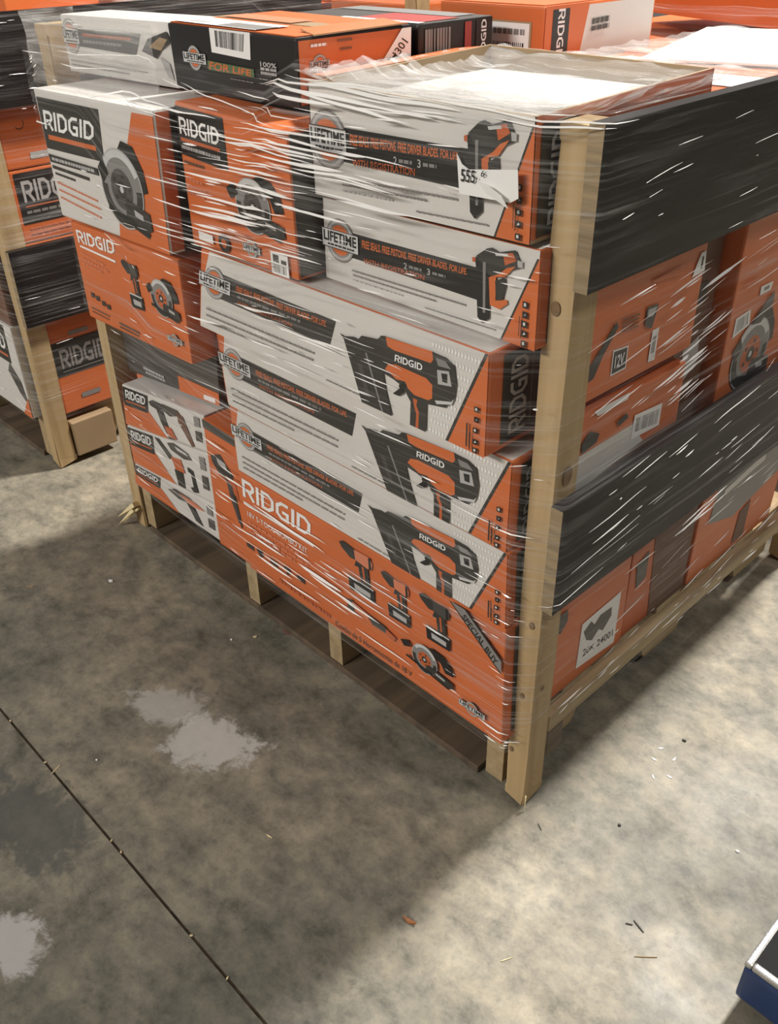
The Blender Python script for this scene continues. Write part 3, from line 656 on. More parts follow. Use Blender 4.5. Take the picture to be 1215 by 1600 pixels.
# ---- white carton upper left
rc = frontbox('A', .10, 'white nailer carton at the top left corner, smeared under thick film', m6('white', 'orange2', 'white', 'orange2')); f = face(rc, 'front')
f.part('slogan_banner').poly('dark', [(166, 763), (738, 783), (679, 439), (130, 474)]); f.dashes('orange2', (200, 650), (650, 660), 50, 3); f.dashes('grey', (200, 540), (560, 545), 50, 5)
f.badge((5, 331, 160, 937)); f.part('small_print').dashes('grey', (40, 200), (763, 175), 24, 6); f.dashes('grey', (40, 130), (600, 110), 20, 8)
f.part('nailer_picture').poly('dark', [(740, 520), (800, 720), (960, 860), (985, 700), (900, 560), (860, 430)]); f.poly('kraft', [(800, 600), (900, 760), (960, 740), (900, 560)]); f.poly('lgrey', [(880, 480), (960, 380), (985, 120), (940, 160)]); f.done()

# ------------------------------------------------------------------ cartons showing on the right side
S6 = lambda m: [m, m, m, m, m, m]
def sface(rc): return face(rc, 'right')
rc = sidebox('R2', .34, 'orange carton with twelve-volt mark right below the upper black board', S6('orange')); f = sface(rc)
f.part('voltage_mark').poly('paper', [(212, 285), (346, 268), (349, 108), (214, 106)]); f.poly('black', [(221, 272), (338, 259), (341, 120), (223, 118)]); f.text('paper', [(240, 150), (322, 150), (320, 235), (238, 240)], '12V', .02)
f.part('serial_label').poly('paper', A['R2_tag2']); f.bars('dark', [(570, 120), (605, 120), (605, 240), (570, 240)], 4, 3); f.part('hang_label').poly('paper', [(930, 690), (979, 690), (995, 553), (870, 540)]); f.rect('dark', 945, 580, 965, 660)
f.part('tool_picture').poly('dark', [(10, 250), (90, 340), (200, 480), (225, 440), (120, 290), (60, 160), (10, 150)]); f.part('inset_picture').poly('char', [(465, 479), (572, 470), (536, 314), (468, 351)]); f.poly('lgrey', [(480, 460), (560, 455), (530, 400), (480, 410)])
f.part('small_print'); [f.dashes('brown', (250, 470-i*26), (400, 455-i*26), 12, i+2, 8) for i in range(4)]; [f.dashes('pink', (480+i*9, 640-i*5), (760, 650-i*22), 12, i+9) for i in range(3)]; f.done()
rc = sidebox('R5', .34, 'orange and white carton with a bright shipping label, just above the lower black board', S6('orange')); f = sface(rc)
f.part('white_panel').poly('white', [(0, 790), (500, 800), (640, 665), (0, 590)]); f.part('lower_print').poly('brown', [(0, 590), (640, 665), (1000, 660), (1000, 560), (0, 560)])
f.part('shipping_label').poly('paper', A['R5_lab']); f.bars('grey', [(533, 750), (766, 722), (767, 805), (533, 825)], 14, 2); f.part('white_tag').poly('paper', [(109, 993), (421, 998), (411, 965), (145, 960)]); f.part('tool_picture').poly('dark', [(20, 850), (90, 900), (180, 860), (160, 820), (40, 800)]); f.part('battery_picture').poly('dark', [(330, 870), (420, 890), (440, 860), (360, 840)]); f.done()
rc = sidebox('R3', .30, 'plain dark brown carton set back between two orange cartons on the right side', S6('brown')); f = sface(rc); f.part('pale_sticker').poly('lgrey', [(250, 560), (700, 585), (800, 500), (400, 450)]); f.part('mark').rect('dark', 300, 700, 700, 760); f.done()
rc = sidebox('R4', .34, 'orange circular saw carton at the far right edge above the lower board', S6('orange')); f = sface(rc)
f.part('code_label').poly('paper', A['R4_lab']); f.bars('grey', [(70, 568), (180, 580), (165, 618), (72, 612)], 8, 3); f.part('white_label').poly('paper', A['R4_lab2']); f.rect('grey', 270, 668, 320, 680); f.saw((90, 330, 480, 600)); f.part('tool_picture').poly('char', [(208, 570), (260, 600), (380, 650), (394, 610), (300, 560)]); f.part('small_print').dashes('pink', (60, 720), (190, 720), 8, 3); f.done()
rc = sidebox('R7', .34, 'orange carton with a big white marked label, bottom right behind the near post', S6('orange')); f = sface(rc)
f.part('shipping_label').poly('paper', [(401, 541), (900, 567), (891, 60), (380, 118)]); f.poly('char', [(430, 450), (520, 500), (570, 440), (640, 490), (790, 480), (800, 390), (700, 300), (640, 350), (560, 290), (480, 340)]); f.text('dark', [(450, 190), (860, 150), (850, 225), (455, 262)], '20K 24001', .02)
f.part('tool_picture').poly('char', [(30, 700), (90, 800), (190, 800), (200, 700), (120, 620)]); f.done()
rc = sidebox('R8', .33, 'scuffed orange and brown carton in the middle of the bottom right row', [ 'orange2', 'orange2', 'orange2', 'orange2', 'orange2', 'orange2']); f = sface(rc)
f.part('dark_panel').poly('brown', [(300, 1000), (1000, 1000), (1000, 0), (420, 0)]); f.part('print_smudge').poly('char', [(80, 700), (250, 760), (260, 500), (120, 450)]); f.dashes('pink', (60, 850), (260, 860), 30, 3); f.done()
rc = sidebox('R9', .33, 'long orange and grey carton at the far end of the bottom right row', S6('orange')); f = sface(rc)
f.part('grey_panel').poly('grey', [(180, 1000), (1000, 1000), (1000, 560), (420, 420), (120, 560)]); f.part('dark_panel').poly('brown', [(520, 400), (640, 450), (640, 60), (500, 60)]); f.part('white_strip').poly('white', [(240, 820), (700, 900), (700, 820), (250, 760)]); f.done()

# ------------------------------------------------------------------ cartons on top of the load and behind
def c8box(x0, x1, y0, y1, z0, z1, rz=0.0, top=None):
    cx, cy = (x0+x1)/2, (y0+y1)/2; r = Matrix.Rotation(rz, 2)
    def R(x, y, z):
        v = r @ Vector((x-cx, y-cy)); return (v.x+cx, v.y+cy, z)
    return [R(x0, y0, z1), R(x1, y0, z1), R(x1, y0, z0), R(x0, y0, z0), R(x0, y1, z1), R(x1, y1, z1), R(x1, y1, z0), R(x0, y1, z0)]
def solid(label, dims, mats6, foot=None, rz=0.0, name='tool_carton', group=None, fl=None):
    rc = carton(name, label, 'box', c8box(*dims, rz=rz), mats6, group, foot=foot)
    if fl: flaps(rc, fl)
    return rc
rc = solid('black and red carton on top of the load, behind the barcoded black carton', (-.775, -.470, .232, .400, 1.036, 1.116), m6('black', 'black', 'char', 'black'), FOOT)
f = face(rc, 'right'); f.part('brand_panel').rect('black', 760, 20, 980, 980); f.logo('paper', [(900, 200), (900, 950), (830, 950), (830, 200)]); f.part('text_column').bars('grey', [(80, 200), (420, 200), (420, 900), (80, 900)], 9, 2, .5, .85); f.rect('red', 600, 500, 690, 950); f.part('white_label').rect('paper', 330, 40, 740, 420); f.rect('green', 330, 420, 740, 450); f.dashes('grey', (430, 280), (650, 280), 60, 3, 5); f.done()
f = face(rc, 'top'); f.part('top_print').rect('red', 500, 120, 960, 620); f.rect('paper', 420, 20, 990, 110); f.rect('grey', 30, 650, 900, 960); f.done()
rc = solid('tall orange carton with yellowish barcode label standing at the back of the load', (-.62, -.400, .440, .750, .990, 1.128), m6('orange', 'white', 'orange'), None, fl='orange')
f = face(rc, 'front'); f.part('barcode_label').rect('kraft', 480, 30, 890, 840); f.rect('paper', 500, 50, 870, 820); f.bars('black', [(540, 180), (830, 180), (830, 620), (540, 620)], 16, 4); f.dashes('grey', (540, 700), (830, 700), 60, 3, 6); f.done()
f = face(rc, 'right'); f.part('orange_panel').poly('orange', [(0, 0), (260, 0), (370, 1000), (0, 1000)]); f.part('brand_panel').rect('black', 60, 20, 200, 960); f.logo('paper', [(155, 930), (155, 150), (195, 150), (195, 930)][::1] if False else [(105, 960), (105, 400), (160, 400), (160, 960)])
f.part('small_print').dashes('char', (400, 760), (560, 770), 60, 3, 4); f.dashes('char', (400, 690), (560, 700), 50, 5, 4); f.dashes('grey', (360, 300), (800, 330), 50, 6); f.done()
for k, (z0, z1) in enumerate(((.143, .425), (.427, .705), (.707, .988))):
    solid(('plain orange carton at the bottom of the hidden inner stack', 'plain orange carton in the middle of the hidden inner stack', 'plain orange carton beneath the tall barcoded one at the back')[k], (-.78, -.378, .425, .965, z0, z1), O6, FOOT)
rc = solid('flat orange carton lying behind the open carton along the upper black board', (-.388, -.012, .335, .640, .932, 1.046), O6, FOOT, fl='orange'); f = face(rc, 'top', lift=.003); f.part('white_print').poly('paper', [(250, 250), (900, 300), (940, 620), (350, 560)]); f.dashes('pink', (100, 760), (700, 780), 30, 3); f.done()
rc = solid('flat orange carton at the far back corner of the load, mostly under a white panel', (-.388, -.012, .645, .970, .922, 1.048), O6, FOOT, fl='orange')
# loose white panel lying across them
pn = tag(link('white_panel', box_bm(-.17, .17, -.24, .24, 0, .004, bev=.0015), ['paper']), 'glaring white panel lying flat on the orange cartons at the back', 'panel'); pn.location = (-.205, .835, 1.0505); pn.rotation_euler = (0, 0, .30)

# neighbouring pallet on the left
FOOT2 = []
crate2 = pallet('wooden pallet standing to the left with a splay of orange cartons', -1.592, -.01, ((.905, 1.09), (.412, .600)), (-1.165, -.755, -.490, -.085), None)
bx('side_block', crate2, (-1.62, -1.585, .045, .165, .02, .120), 'kraft', .003); bx('side_block', crate2, (-1.62, -1.585, .40, .56, .02, .120), 'kraft', .003)
def nside(label, y0, y1, z0, z1, m='orange', dx=.40, x=-1.604):
    return solid(label, (x-dx, x, y0, y1, z0, z1), m6(m, m, m), FOOT2)
rc = nside('orange carton with faint black nameplate at the foot of the left pallet', .045, .50, .143, .405); f = face(rc, 'right'); f.part('brand_panel').rect('black', 0, 400, 420, 760); f.logo('grey', [(40, 480), (330, 480), (330, 680), (40, 680)]); f.rect('grey', 40, 440, 330, 450); f.part('pale_sticker').rect('grey', 120, 800, 240, 840); f.rect('grey', 120, 120, 240, 170); f.done()
nside('orange carton wholly behind the lower black board of the left pallet', .045, .60, .407, .600)
rc = nside('orange carton with black nameplate between the two black boards of the left pallet', .045, .60, .602, .768); f = face(rc, 'right'); f.part('brand_panel').rect('black', 15, 260, 420, 960); f.logo('lgrey', [(40, 560), (300, 560), (300, 850), (40, 850)]); f.rect('orange2', 40, 490, 330, 510); f.dashes('grey', (40, 400), (330, 400), 40, 3, 8); f.part('small_print').dashes('pink', (40, 180), (330, 180), 26, 4); f.dashes('pink', (40, 110), (300, 110), 26, 5); f.done()
rc = nside('plain orange carton with small grey sticker under the upper board of the left pallet', .045, .60, .770, 1.06); f = face(rc, 'right'); f.part('pale_sticker').rect('lgrey', 110, 60, 210, 110); f.part('pen_mark').disc('dark', 90, 330, .012, 18, .0105, 3.6, 6.8); f.done()
rc = solid('white and black carton on the near side of the left pallet beside its post', (-2.06, -1.642, -.03, .04, .143, .40), m6('white', 'white', 'white'), FOOT2); f = face(rc, 'front'); f.part('brand_panel').poly('black', [(430, 980), (900, 980), (880, 560), (430, 560)]); f.logo('paper', [(460, 700), (860, 700), (860, 880), (460, 880)]); f.rect('orange2', 460, 620, 860, 650); f.part('tool_picture').poly('char', [(850, 560), (960, 400), (990, 150), (900, 250), (800, 450)]); f.part('orange_panel').poly('orange', [(880, 0), (1000, 0), (1000, 240)]); f.done()
solid('dark carton on the near side of the left pallet above the white one', (-2.06, -1.642, -.025, .04, .402, .62), m6('brown', 'brown', 'brown', 'brown'), FOOT2)
solid('orange carton on the near side of the left pallet, second from its top', (-2.06, -1.642, -.02, .04, .622, .86), O6, FOOT2)
solid('dark carton on the near side of the left pallet at its top', (-2.06, -1.642, -.02, .04, .862, 1.07), m6('char', 'char', 'char', 'char'), FOOT2)
rc = solid('tilted orange carton lying on top of the left pallet', (-2.02, -1.66, .06, .36, 1.075, 1.14), O6, None, .35, fl='orange')
solid('pale carton lying on top of the left pallet beyond the orange one', (-1.98, -1.64, .45, .68, 1.062, 1.125), m6('white', 'white', 'white', 'white'), None, -.1)
gb = tag(link('sticker_roll', box_bm(-.03, .03, -.02, .02, 0, .03, bev=.006), ['lime']), 'small bright green tape roll on top of the left pallet', 'tape'); gb.location = (-1.70, .50, 1.126)

# pallets in the next row
def far_pallet(label, ox, oy): return pallet(label, ox, oy, ((.86, .99),), (-1.165, -.755, -.490, -.085), None, H=1.0)
far_pallet('wooden pallet directly behind the big load', -.02, 1.40); far_pallet('wooden pallet behind the left pallet in the next row', -1.60, 1.40)
rn = random.Random(3)
def far_row(tagname, ox, oy, zt):
    out = []; xs = [ox-1.16, ox-.80, ox-.42, ox-.05]
    for j in range(3):
        for z0, z1 in ((.143, .56), (.562, zt+rn.uniform(-.03, .03))):
            pos = ('left', 'middle', 'right')[j]; lev = 'upper' if z0 > .2 else 'lower'
            rc = solid(f'orange carton, {lev} {pos} in the near row of {tagname}', (xs[j]+.004, xs[j+1]-.004, oy+.01, oy+.48, z0, z1), O6, None, fl='orange2' if lev == 'upper' else None)
            f = face(rc, 'front'); f.part('brand_panel').rect('black', 60, 640, 460, 900); f.logo('paper', [(90, 700), (430, 700), (430, 840), (90, 840)]); f.part('small_print').dashes('pink', (80, 480), (600, 480), 16, 3); f.done(); out.append(rc)
        z = zt+rn.uniform(-.04, .03)
        rc = solid(f'orange carton, {("left", "middle", "right")[j]} in the back row of {tagname}', (xs[j]+.004, xs[j+1]-.004, oy+.49, oy+.96, .143, z), m6('orange', 'orange', 'orange' if j != 1 else 'white'), None)
    return out
far_row('the pallet behind the big load', -.02, 1.40, .965); far_row('the pallet behind the left one', -1.60, 1.40, .985)
rc = solid('long orange carton lying askew on the pallet behind the big load', (-1.10, -.22, 1.62, 1.90, 1.0, 1.065), m6('orange', 'orange', 'orange'), None, -.42, fl='orange'); f = face(rc, 'top', lift=.003); f.part('white_print').rect('paper', 100, 300, 700, 800); f.done()
rc = solid('orange carton with black nameplate sitting high on the pallet behind the left one', (-2.55, -2.08, 1.42, 1.75, 1.018, 1.12), O6, None, fl='orange'); f = face(rc, 'front'); f.part('brand_panel').rect('black', 60, 60, 300, 900); f.logo('paper', [(80, 500), (280, 500), (280, 780), (80, 780)]); f.done()
rc = solid('white-topped orange carton on the pallet behind the big load, beyond the askew one', (-.70, -.30, 2.04, 2.34, .998, 1.05), m6('orange', 'orange', 'white'), None, fl='white')

# ------------------------------------------------------------------ blue platform truck at the right edge
ct = thing('platform_truck', 'low blue platform truck with black mat poking in at the bottom right', 'cart', (.70, .33, 0))
bx('deck_frame', ct, (.407, 1.0, -.066, .73, .042, .112), 'blue_paint', .008); bx('deck_mat', ct, (.416, .991, -.057, .721, .112, .119), 'rubber', .001)
bx('edge_trim', ct, (.407, .417, -.066, .73, .1125, .122), 'steel', .003); bx('edge_trim', ct, (.417, 1.0, -.066, -.056, .1125, .122), 'steel', .003)
for x in (.47, .94):
    for y in (.02, .65):
        bm = bmesh.new(); bmesh.ops.create_cone(bm, cap_ends=True, segments=24, radius1=.021, radius2=.021, depth=.02, matrix=Matrix.Translation(Vector((x, y, .021))-ct.location) @ Matrix.Rotation(math.pi/2, 4, 'Y'))
        bmesh.ops.bevel(bm, geom=bm.edges[:], offset=.002, segments=1, affect='EDGES'); w = link('caster_wheel', bm, ['rubber'], ct)
        bx('caster_fork', ct, (x-.016, x-.012, y-.012, y+.012, .02, .043), 'steel', .001)
for x in (.46, .95): bx('handle_post', ct, (x-.012, x+.012, .69, .714, .112, .95), 'steel', .006)
bx('handle_bar', ct, (.46, .95, .69, .714, .93, .955), 'steel', .006)

rc = carton('shadow_crate', 'unseen black crate added on the blue platform truck to cast a shadow', 'crate', c8box(.475, .96, .07, .42, .1195, .42), S6('black'), foot=None, bev=.008)  # added out of view so the truck throws a taller shadow
f = face(rc, 'right'); f.part('side_rib').rect('dark', 60, 100, 120, 900); f.rect('dark', 880, 100, 940, 900); f.done()

# ------------------------------------------------------------------ torn paper tag
pt = thing('torn_paper_tag', 'torn white paper tag with black digits stuck on the upper nailer carton', 'label', (-.095, -.052, .987))
def sheet(name, pts, m, th=.0006):
    bm = bmesh.new(); a = [bm.verts.new(Vector(p)-pt.location) for p in pts]; b = [bm.verts.new(Vector(p)-pt.location+Vector((0, -th, 0))) for p in pts]
    bm.faces.new(a); bm.faces.new(b[::-1])
    for i in range(len(pts)): bm.faces.new([a[i], a[(i+1) % len(pts)], b[(i+1) % len(pts)], b[i]])
    bmesh.ops.recalc_face_normals(bm, faces=bm.faces[:]); return link(name, bm, [m], pt)
TY = -.050
sheet('paper_sheet', [(-.136, TY, 1.030), (-.128, TY, 1.020), (-.118, TY, 1.016), (-.055, TY+.006, 1.024), (-.052, TY+.006, .995), (-.062, TY+.005, .989), (-.131, TY, .988), (-.133, TY, 1.005)], 'paper')
sheet('torn_curl', [(-.104, TY-.001, 1.006), (-.085, TY-.010, 1.008), (-.066, TY-.006, .998), (-.058, TY-.003, .985), (-.070, TY-.004, .990), (-.086, TY-.008, .998)], 'paper')
f = Face(pt, (-.130, TY-.0008, 1.018), (-.090, TY-.0008, 1.022), (-.090, TY-.0008, 1.003), (-.130, TY-.0008, .999)); f.part('digits').text('black', [(40, 150), (560, 100), (560, 800), (40, 850)], '555', .01); f.text('black', [(620, 330), (900, 560), (900, 860), (620, 800)], '. 6', .01); f.done()

# ------------------------------------------------------------------ litter on the floor
def chip(name, label, cat, x, y, l, w, h, rz, m, group=None, seed=0, bend=0.0):
    rn = random.Random(seed+int(x*1000)); bm = bmesh.new(); n = 5; lo = []; hi = []
    for i in range(n):
        t = i/(n-1)-.5; ww = w*(.35+.65*(1-abs(2*t)**1.6))*rn.uniform(.75, 1.2); zz = bend*(t*t*4)
        lo.append((bm.verts.new((t*l, -ww/2, zz)), bm.verts.new((t*l, ww/2, zz)))); hi.append((bm.verts.new((t*l, -ww/2*.7, zz+h)), bm.verts.new((t*l, ww/2*.7, zz+h))))
    for i in range(n-1):
        for q in ((lo[i][0], lo[i][1], lo[i+1][1], lo[i+1][0]), (hi[i][0], hi[i+1][0], hi[i+1][1], hi[i][1]), (lo[i][0], lo[i+1][0], hi[i+1][0], hi[i][0]), (lo[i][1], hi[i][1], hi[i+1][1], lo[i+1][1])): bm.faces.new(q)
    for i in (0, n-1): bm.faces.new((lo[i][0], hi[i][0], hi[i][1], lo[i][1]))
    bmesh.ops.recalc_face_normals(bm, faces=bm.faces[:]); o = link(name, bm, [m]); o.location = (x, y, .0005); o.rotation_euler = (0, 0, rz); return tag(o, label, cat, group)
chip('dry_leaf', 'curled reddish brown leaf scrap lying alone on the lit concrete', 'leaf', .011, -.279, .022, .007, .003, .25, 'leaf', bend=.003)
chip('twig', 'short dark twig nearest the blue platform truck', 'twig', .255, -.045, .022, .0025, .0015, -.3, 'bit_dark')
chip('twig', 'tiny dark twig beside a slightly longer one', 'twig', .243, -.052, .010, .002, .0015, .5, 'bit_dark')
chip('straw', 'thin brownish straw on the lit floor below the dark twigs', 'straw', .288, -.078, .032, .0015, .0012, .75, 'kraft')
chip('wood_sliver', 'pale upright-looking wood sliver in the middle of the lit floor', 'wood chip', .150, -.222, .018, .002, .001, 1.1, 'splinter')
chip('wood_sliver', 'dark short sliver just in front of the near post', 'wood chip', .045, -.010, .014, .002, .001, -.5, 'bit_dark')
chip('paper_bit', 'small white paper bit left of the load near the splintered post', 'paper', -1.048, -.170, .012, .009, .002, .3, 'paper')
chip('paper_bit', 'tiny white crumb between the white stain and the pallet', 'paper', -.690, -.095, .005, .004, .002, .3, 'paper')
chip('wood_sliver', 'yellowish chip close to the pallet runner', 'wood chip', -.662, -.055, .008, .005, .002, .9, 'splinter')
chip('wood_sliver', 'yellow sliver lying across the floor joint', 'wood chip', -.632, -.517, .022, .0025, .001, 1.9, 'splinter')
chip('paper_bit', 'tiny white crumb right of the floor joint', 'paper', -.60, -.455, .004, .004, .0015, .3, 'paper')
chip('wood_sliver', 'yellow sliver right of the floor joint, towards the middle', 'wood chip', -.255, -.335, .012, .003, .001, .2, 'splinter')
chip('wood_sliver', 'pale curled shaving far left on the floor', 'wood chip', -1.16, -.31, .018, .003, .002, .6, 'kraft')
chip('pebble', 'small black pebble right of the pallet on the lit floor', 'pebble', .115, .32, .007, .006, .003, .1, 'bit_dark')
chip('pebble', 'small dark pebble in front of the near post on the lit floor', 'pebble', .135, .085, .005, .005, .003, .1, 'bit_dark')
chip('paper_bit', 'white crumb nearest the truck shadow', 'paper', .295, .175, .006, .004, .002, .1, 'paper')
rn = random.Random(11)
PJ = [(.10, .245), (.095, .275), (.125, .27), (.12, .21), (.14, .23)]
for k, (x, y) in enumerate(PJ): chip('film_scrap', 'clear glinting film scrap on the floor right of the pallet', 'film scrap', x, y, .010, .004, .001, k*.8, 'paper', 'film scraps right of the pallet', k)
for k, t in enumerate((-.80, -.66, -.43, -.40, -.20, -.11)): chip('joint_crumb', 'pale crumb caught in the floor joint', 'crumb', t, JY, .005, .003, .002, k, 'splinter', 'crumbs in the floor joint', k)

# ------------------------------------------------------------------ stretch film
def film_mats(key='film', base=.016, k1=.62, k2=.32):
    m = bpy.data.materials.new('stretch_'+key); m.use_nodes = True; nt = m.node_tree; N = nt.nodes; L = nt.links
    out = N['Material Output']; p = N['Principled BSDF']; p.inputs['Base Color'].default_value = (.72, .71, .69, 1); p.inputs['Roughness'].default_value = .14; p.inputs['Specular IOR Level'].default_value = .6
    uv = N.new('ShaderNodeUVMap')
    def nz(scale, rot, sc, det=5, loc=(0, 0, 0)):
        mp = N.new('ShaderNodeMapping'); mp.inputs['Rotation'].default_value = (0, 0, rot); mp.inputs['Scale'].default_value = sc; mp.inputs['Location'].default_value = loc
        L.new(uv.outputs[0], mp.inputs[0]); n = N.new('ShaderNodeTexNoise'); n.inputs['Scale'].default_value = scale; n.inputs['Detail'].default_value = det; n.inputs['Roughness'].default_value = .6
        L.new(mp.outputs[0], n.inputs['Vector']); return n.outputs['Fac']
    def ramp(s, a, b, va=0.0, vb=1.0):
        r = N.new('ShaderNodeMapRange'); r.inputs[1].default_value = a; r.inputs[2].default_value = b; r.inputs[3].default_value = va; r.inputs[4].default_value = vb; L.new(s, r.inputs[0]); return r.outputs[0]
    def mth(op, a, b):
        x = N.new('ShaderNodeMath'); x.operation = op
        for i, s in enumerate((a, b)):
            if isinstance(s, (int, float)): x.inputs[i].default_value = s
            else: L.new(s, x.inputs[i])
        return x.outputs[0]
    streak = nz(1.0, .04, (1.6, 150, 1)); streak2 = nz(1.0, -.03, (3.5, 60, 1), 4, (3, 5, 0)); patch = nz(1.0, 0, (2.2, 5, 1), 3, (1, 2, 0))
    s1 = ramp(streak, .54, .76, 0, k1); s2 = ramp(streak2, .5, .8, 0, k2); pm = ramp(patch, .38, .66, .10, 1)
    fac = mth('ADD', mth('MULTIPLY', mth('ADD', s1, s2), pm), base)
    tr = N.new('ShaderNodeBsdfTransparent'); mx = N.new('ShaderNodeMixShader'); L.new(fac, mx.inputs[0]); L.new(tr.outputs[0], mx.inputs[1]); L.new(p.outputs[0], mx.inputs[2]); L.new(mx.outputs[0], out.inputs[0])
    b = N.new('ShaderNodeBump'); b.inputs['Strength'].default_value = .9; b.inputs['Distance'].default_value = .006; L.new(mth('ADD', streak, streak2), b.inputs['Height']); L.new(b.outputs[0], p.inputs['Normal'])
    MATS[key] = m
    if key != 'film': return
    m = bpy.data.materials.new('film_fold'); m.use_nodes = True; nt = m.node_tree; p = nt.nodes['Principled BSDF']; p.inputs['Base Color'].default_value = (.93, .91, .88, 1); p.inputs['Roughness'].default_value = .22  # near-white colour of bunched film, standing in for lamp highlights on it
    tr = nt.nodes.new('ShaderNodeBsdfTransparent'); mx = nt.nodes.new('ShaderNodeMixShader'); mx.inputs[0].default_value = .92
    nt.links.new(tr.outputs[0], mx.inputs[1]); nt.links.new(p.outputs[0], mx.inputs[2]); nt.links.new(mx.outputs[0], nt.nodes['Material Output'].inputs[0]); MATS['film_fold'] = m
film_mats(); film_mats('film_dense', .22, .75, .5)
def hull(P):
    P = sorted(set((round(a, 5), round(b, 5)) for a, b in P)); lo = []; hi = []
    cr = lambda o, a, b: (a[0]-o[0])*(b[1]-o[1])-(a[1]-o[1])*(b[0]-o[0])
    for p in P:
        while len(lo) > 1 and cr(lo[-2], lo[-1], p) <= 0: lo.pop()
        lo.append(p)
    for p in reversed(P):
        while len(hi) > 1 and cr(hi[-2], hi[-1], p) <= 0: hi.pop()
        hi.append(p)
    return lo[:-1]+hi[:-1]
class Film:
    def __init__(s, label, foot, rect, z0, ztop, glint_folds, lip=0.0, topf=None, seed=5, nf=150, nr=90, nz_=64):
        x0, x1, y0, y1 = rect; cx, cy = (x0+x1)/2, (y0+y1)/2; s.rect = rect; rn = random.Random(seed)
        base = [(x0+(x1-x0)*i/nf, y0) for i in range(nf)]+[(x1, y0+(y1-y0)*i/nr) for i in range(nr)]+[(x1-(x1-x0)*i/20, y1) for i in range(20)]+[(x0, y1-(y1-y0)*i/20) for i in range(20)]
        s.base = base; n = len(base); s.n = n; s.nf = nf; s.nr = nr; zs = [z0+(ztop-z0)*k/(nz_-1) for k in range(nz_)]; s.zs = zs
        zt = [topf(*b) if topf else 1.0 for b in base]; s.zt = zt; s.z0 = z0
        R = []
        for z in zs:
            P = []
            for a, b, q in foot:
                if a-.022 <= z <= b+.022: P += q
            h = hull(P); row = []
            for bx_, by_ in base:
                dx, dy = bx_-cx, by_-cy; best = 9
                for i in range(len(h)):
                    ax, ay = h[i]; ex, ey = h[(i+1) % len(h)][0]-ax, h[(i+1) % len(h)][1]-ay; den = dx*ey-dy*ex
                    if abs(den) < 1e-9: continue
                    t = ((ax-cx)*ey-(ay-cy)*ex)/den; w = ((ax-cx)*dy-(ay-cy)*dx)/den
                    if t > 0 and -.001 <= w <= 1.001: best = min(best, t) if best != 9 else t
                row.append(best)
            R.append(row)
        # film cannot follow sharp steps: ease them out upwards and downwards
        for _ in range(2):
            R = [[max(R[k][i], (R[max(0, k-1)][i]+R[k][i]+R[min(nz_-1, k+1)][i])/3) for i in range(n)] for k in range(nz_)]
        per = [0]
        for i in range(1, n+1): a, b = base[i-1], base[i % n]; per.append(per[-1]+math.dist(a, b))
        s.per = per; G = []
        for k, z in enumerate(zs):
            row = []
            for i in range(n):
                bx_, by_ = base[i]; dx, dy = bx_-cx, by_-cy; l = math.hypot(dx, dy); w = noise.noise(Vector((per[i]*5, z*22, seed)))*.0022+noise.noise(Vector((per[i]*2, z*70, seed+3)))*.0014
                r = R[k][i]+(.0055+w)/l; row.append(Vector((cx+dx*r, cy+dy*r, z0+(z-z0)*zt[i])))
            G.append(row)
        s.G = G; rings = list(G); vv = list(zs)
        if lip:
            for q, (f_, dz) in enumerate(((.985, .006), (.955, .010), (.91, .006), (.86, .001))):
                row = []
                for i in range(n):
                    p = G[-1][i]; w = noise.noise(Vector((per[i]*9, q*1.7, seed)))*.006
                    row.append(Vector((cx+(p.x-cx)*(1-(1-f_)*lip), cy+(p.y-cy)*(1-(1-f_)*lip), p.z+dz+w)))
                rings.append(row); vv.append(ztop+.03*(q+1))
        me = bpy.data.meshes.new('film_sheet'); V = [v for r in rings for v in r]; F = []; U = []
        for k in range(len(rings)-1):
            for i in range(n):
                j = (i+1) % n; F.append((k*n+i, k*n+j, (k+1)*n+j, (k+1)*n+i)); U += [(per[i], vv[k]), (per[i+1], vv[k]), (per[i+1], vv[k+1]), (per[i], vv[k+1])]
        s.root = thing('stretch_wrap', label, 'film', (cx, cy, z0))
        me.from_pydata([v-s.root.location for v in V], [], F); ul = me.uv_layers.new(name='UVMap')
        for l, uvc in zip(ul.data, U): l.uv = uvc
        me.update(); link('film_sheet', me, ['film'], s.root, smooth=True)
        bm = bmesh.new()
        for fo in glint_folds: s.fold(bm, rn, *fo)
        o = link('film_glint_folds', bm, ['film_fold'], s.root); o['kind'] = 'stuff'  # raised white strips: the film's highlight streaks put into shape and colour
    def at(s, u, z):     # u: perimeter metres from the front left corner
        u = max(0, min(s.per[-1]-1e-4, u)); i = 0; lo, hi = 0, s.n
        while hi-lo > 1:
            m = (lo+hi)//2
            if s.per[m] <= u: lo = m
            else: hi = m
        t = (u-s.per[lo])/(s.per[lo+1]-s.per[lo]); k = (z-s.z0)/s.zt[lo]/(s.zs[-1]-s.zs[0])*(len(s.zs)-1); k = max(0, min(len(s.zs)-1.001, k)); a = int(k); f = k-a; j = (lo+1) % s.n
        return (s.G[a][lo]*(1-t)+s.G[a][j]*t)*(1-f)+(s.G[a+1][lo]*(1-t)+s.G[a+1][j]*t)*f
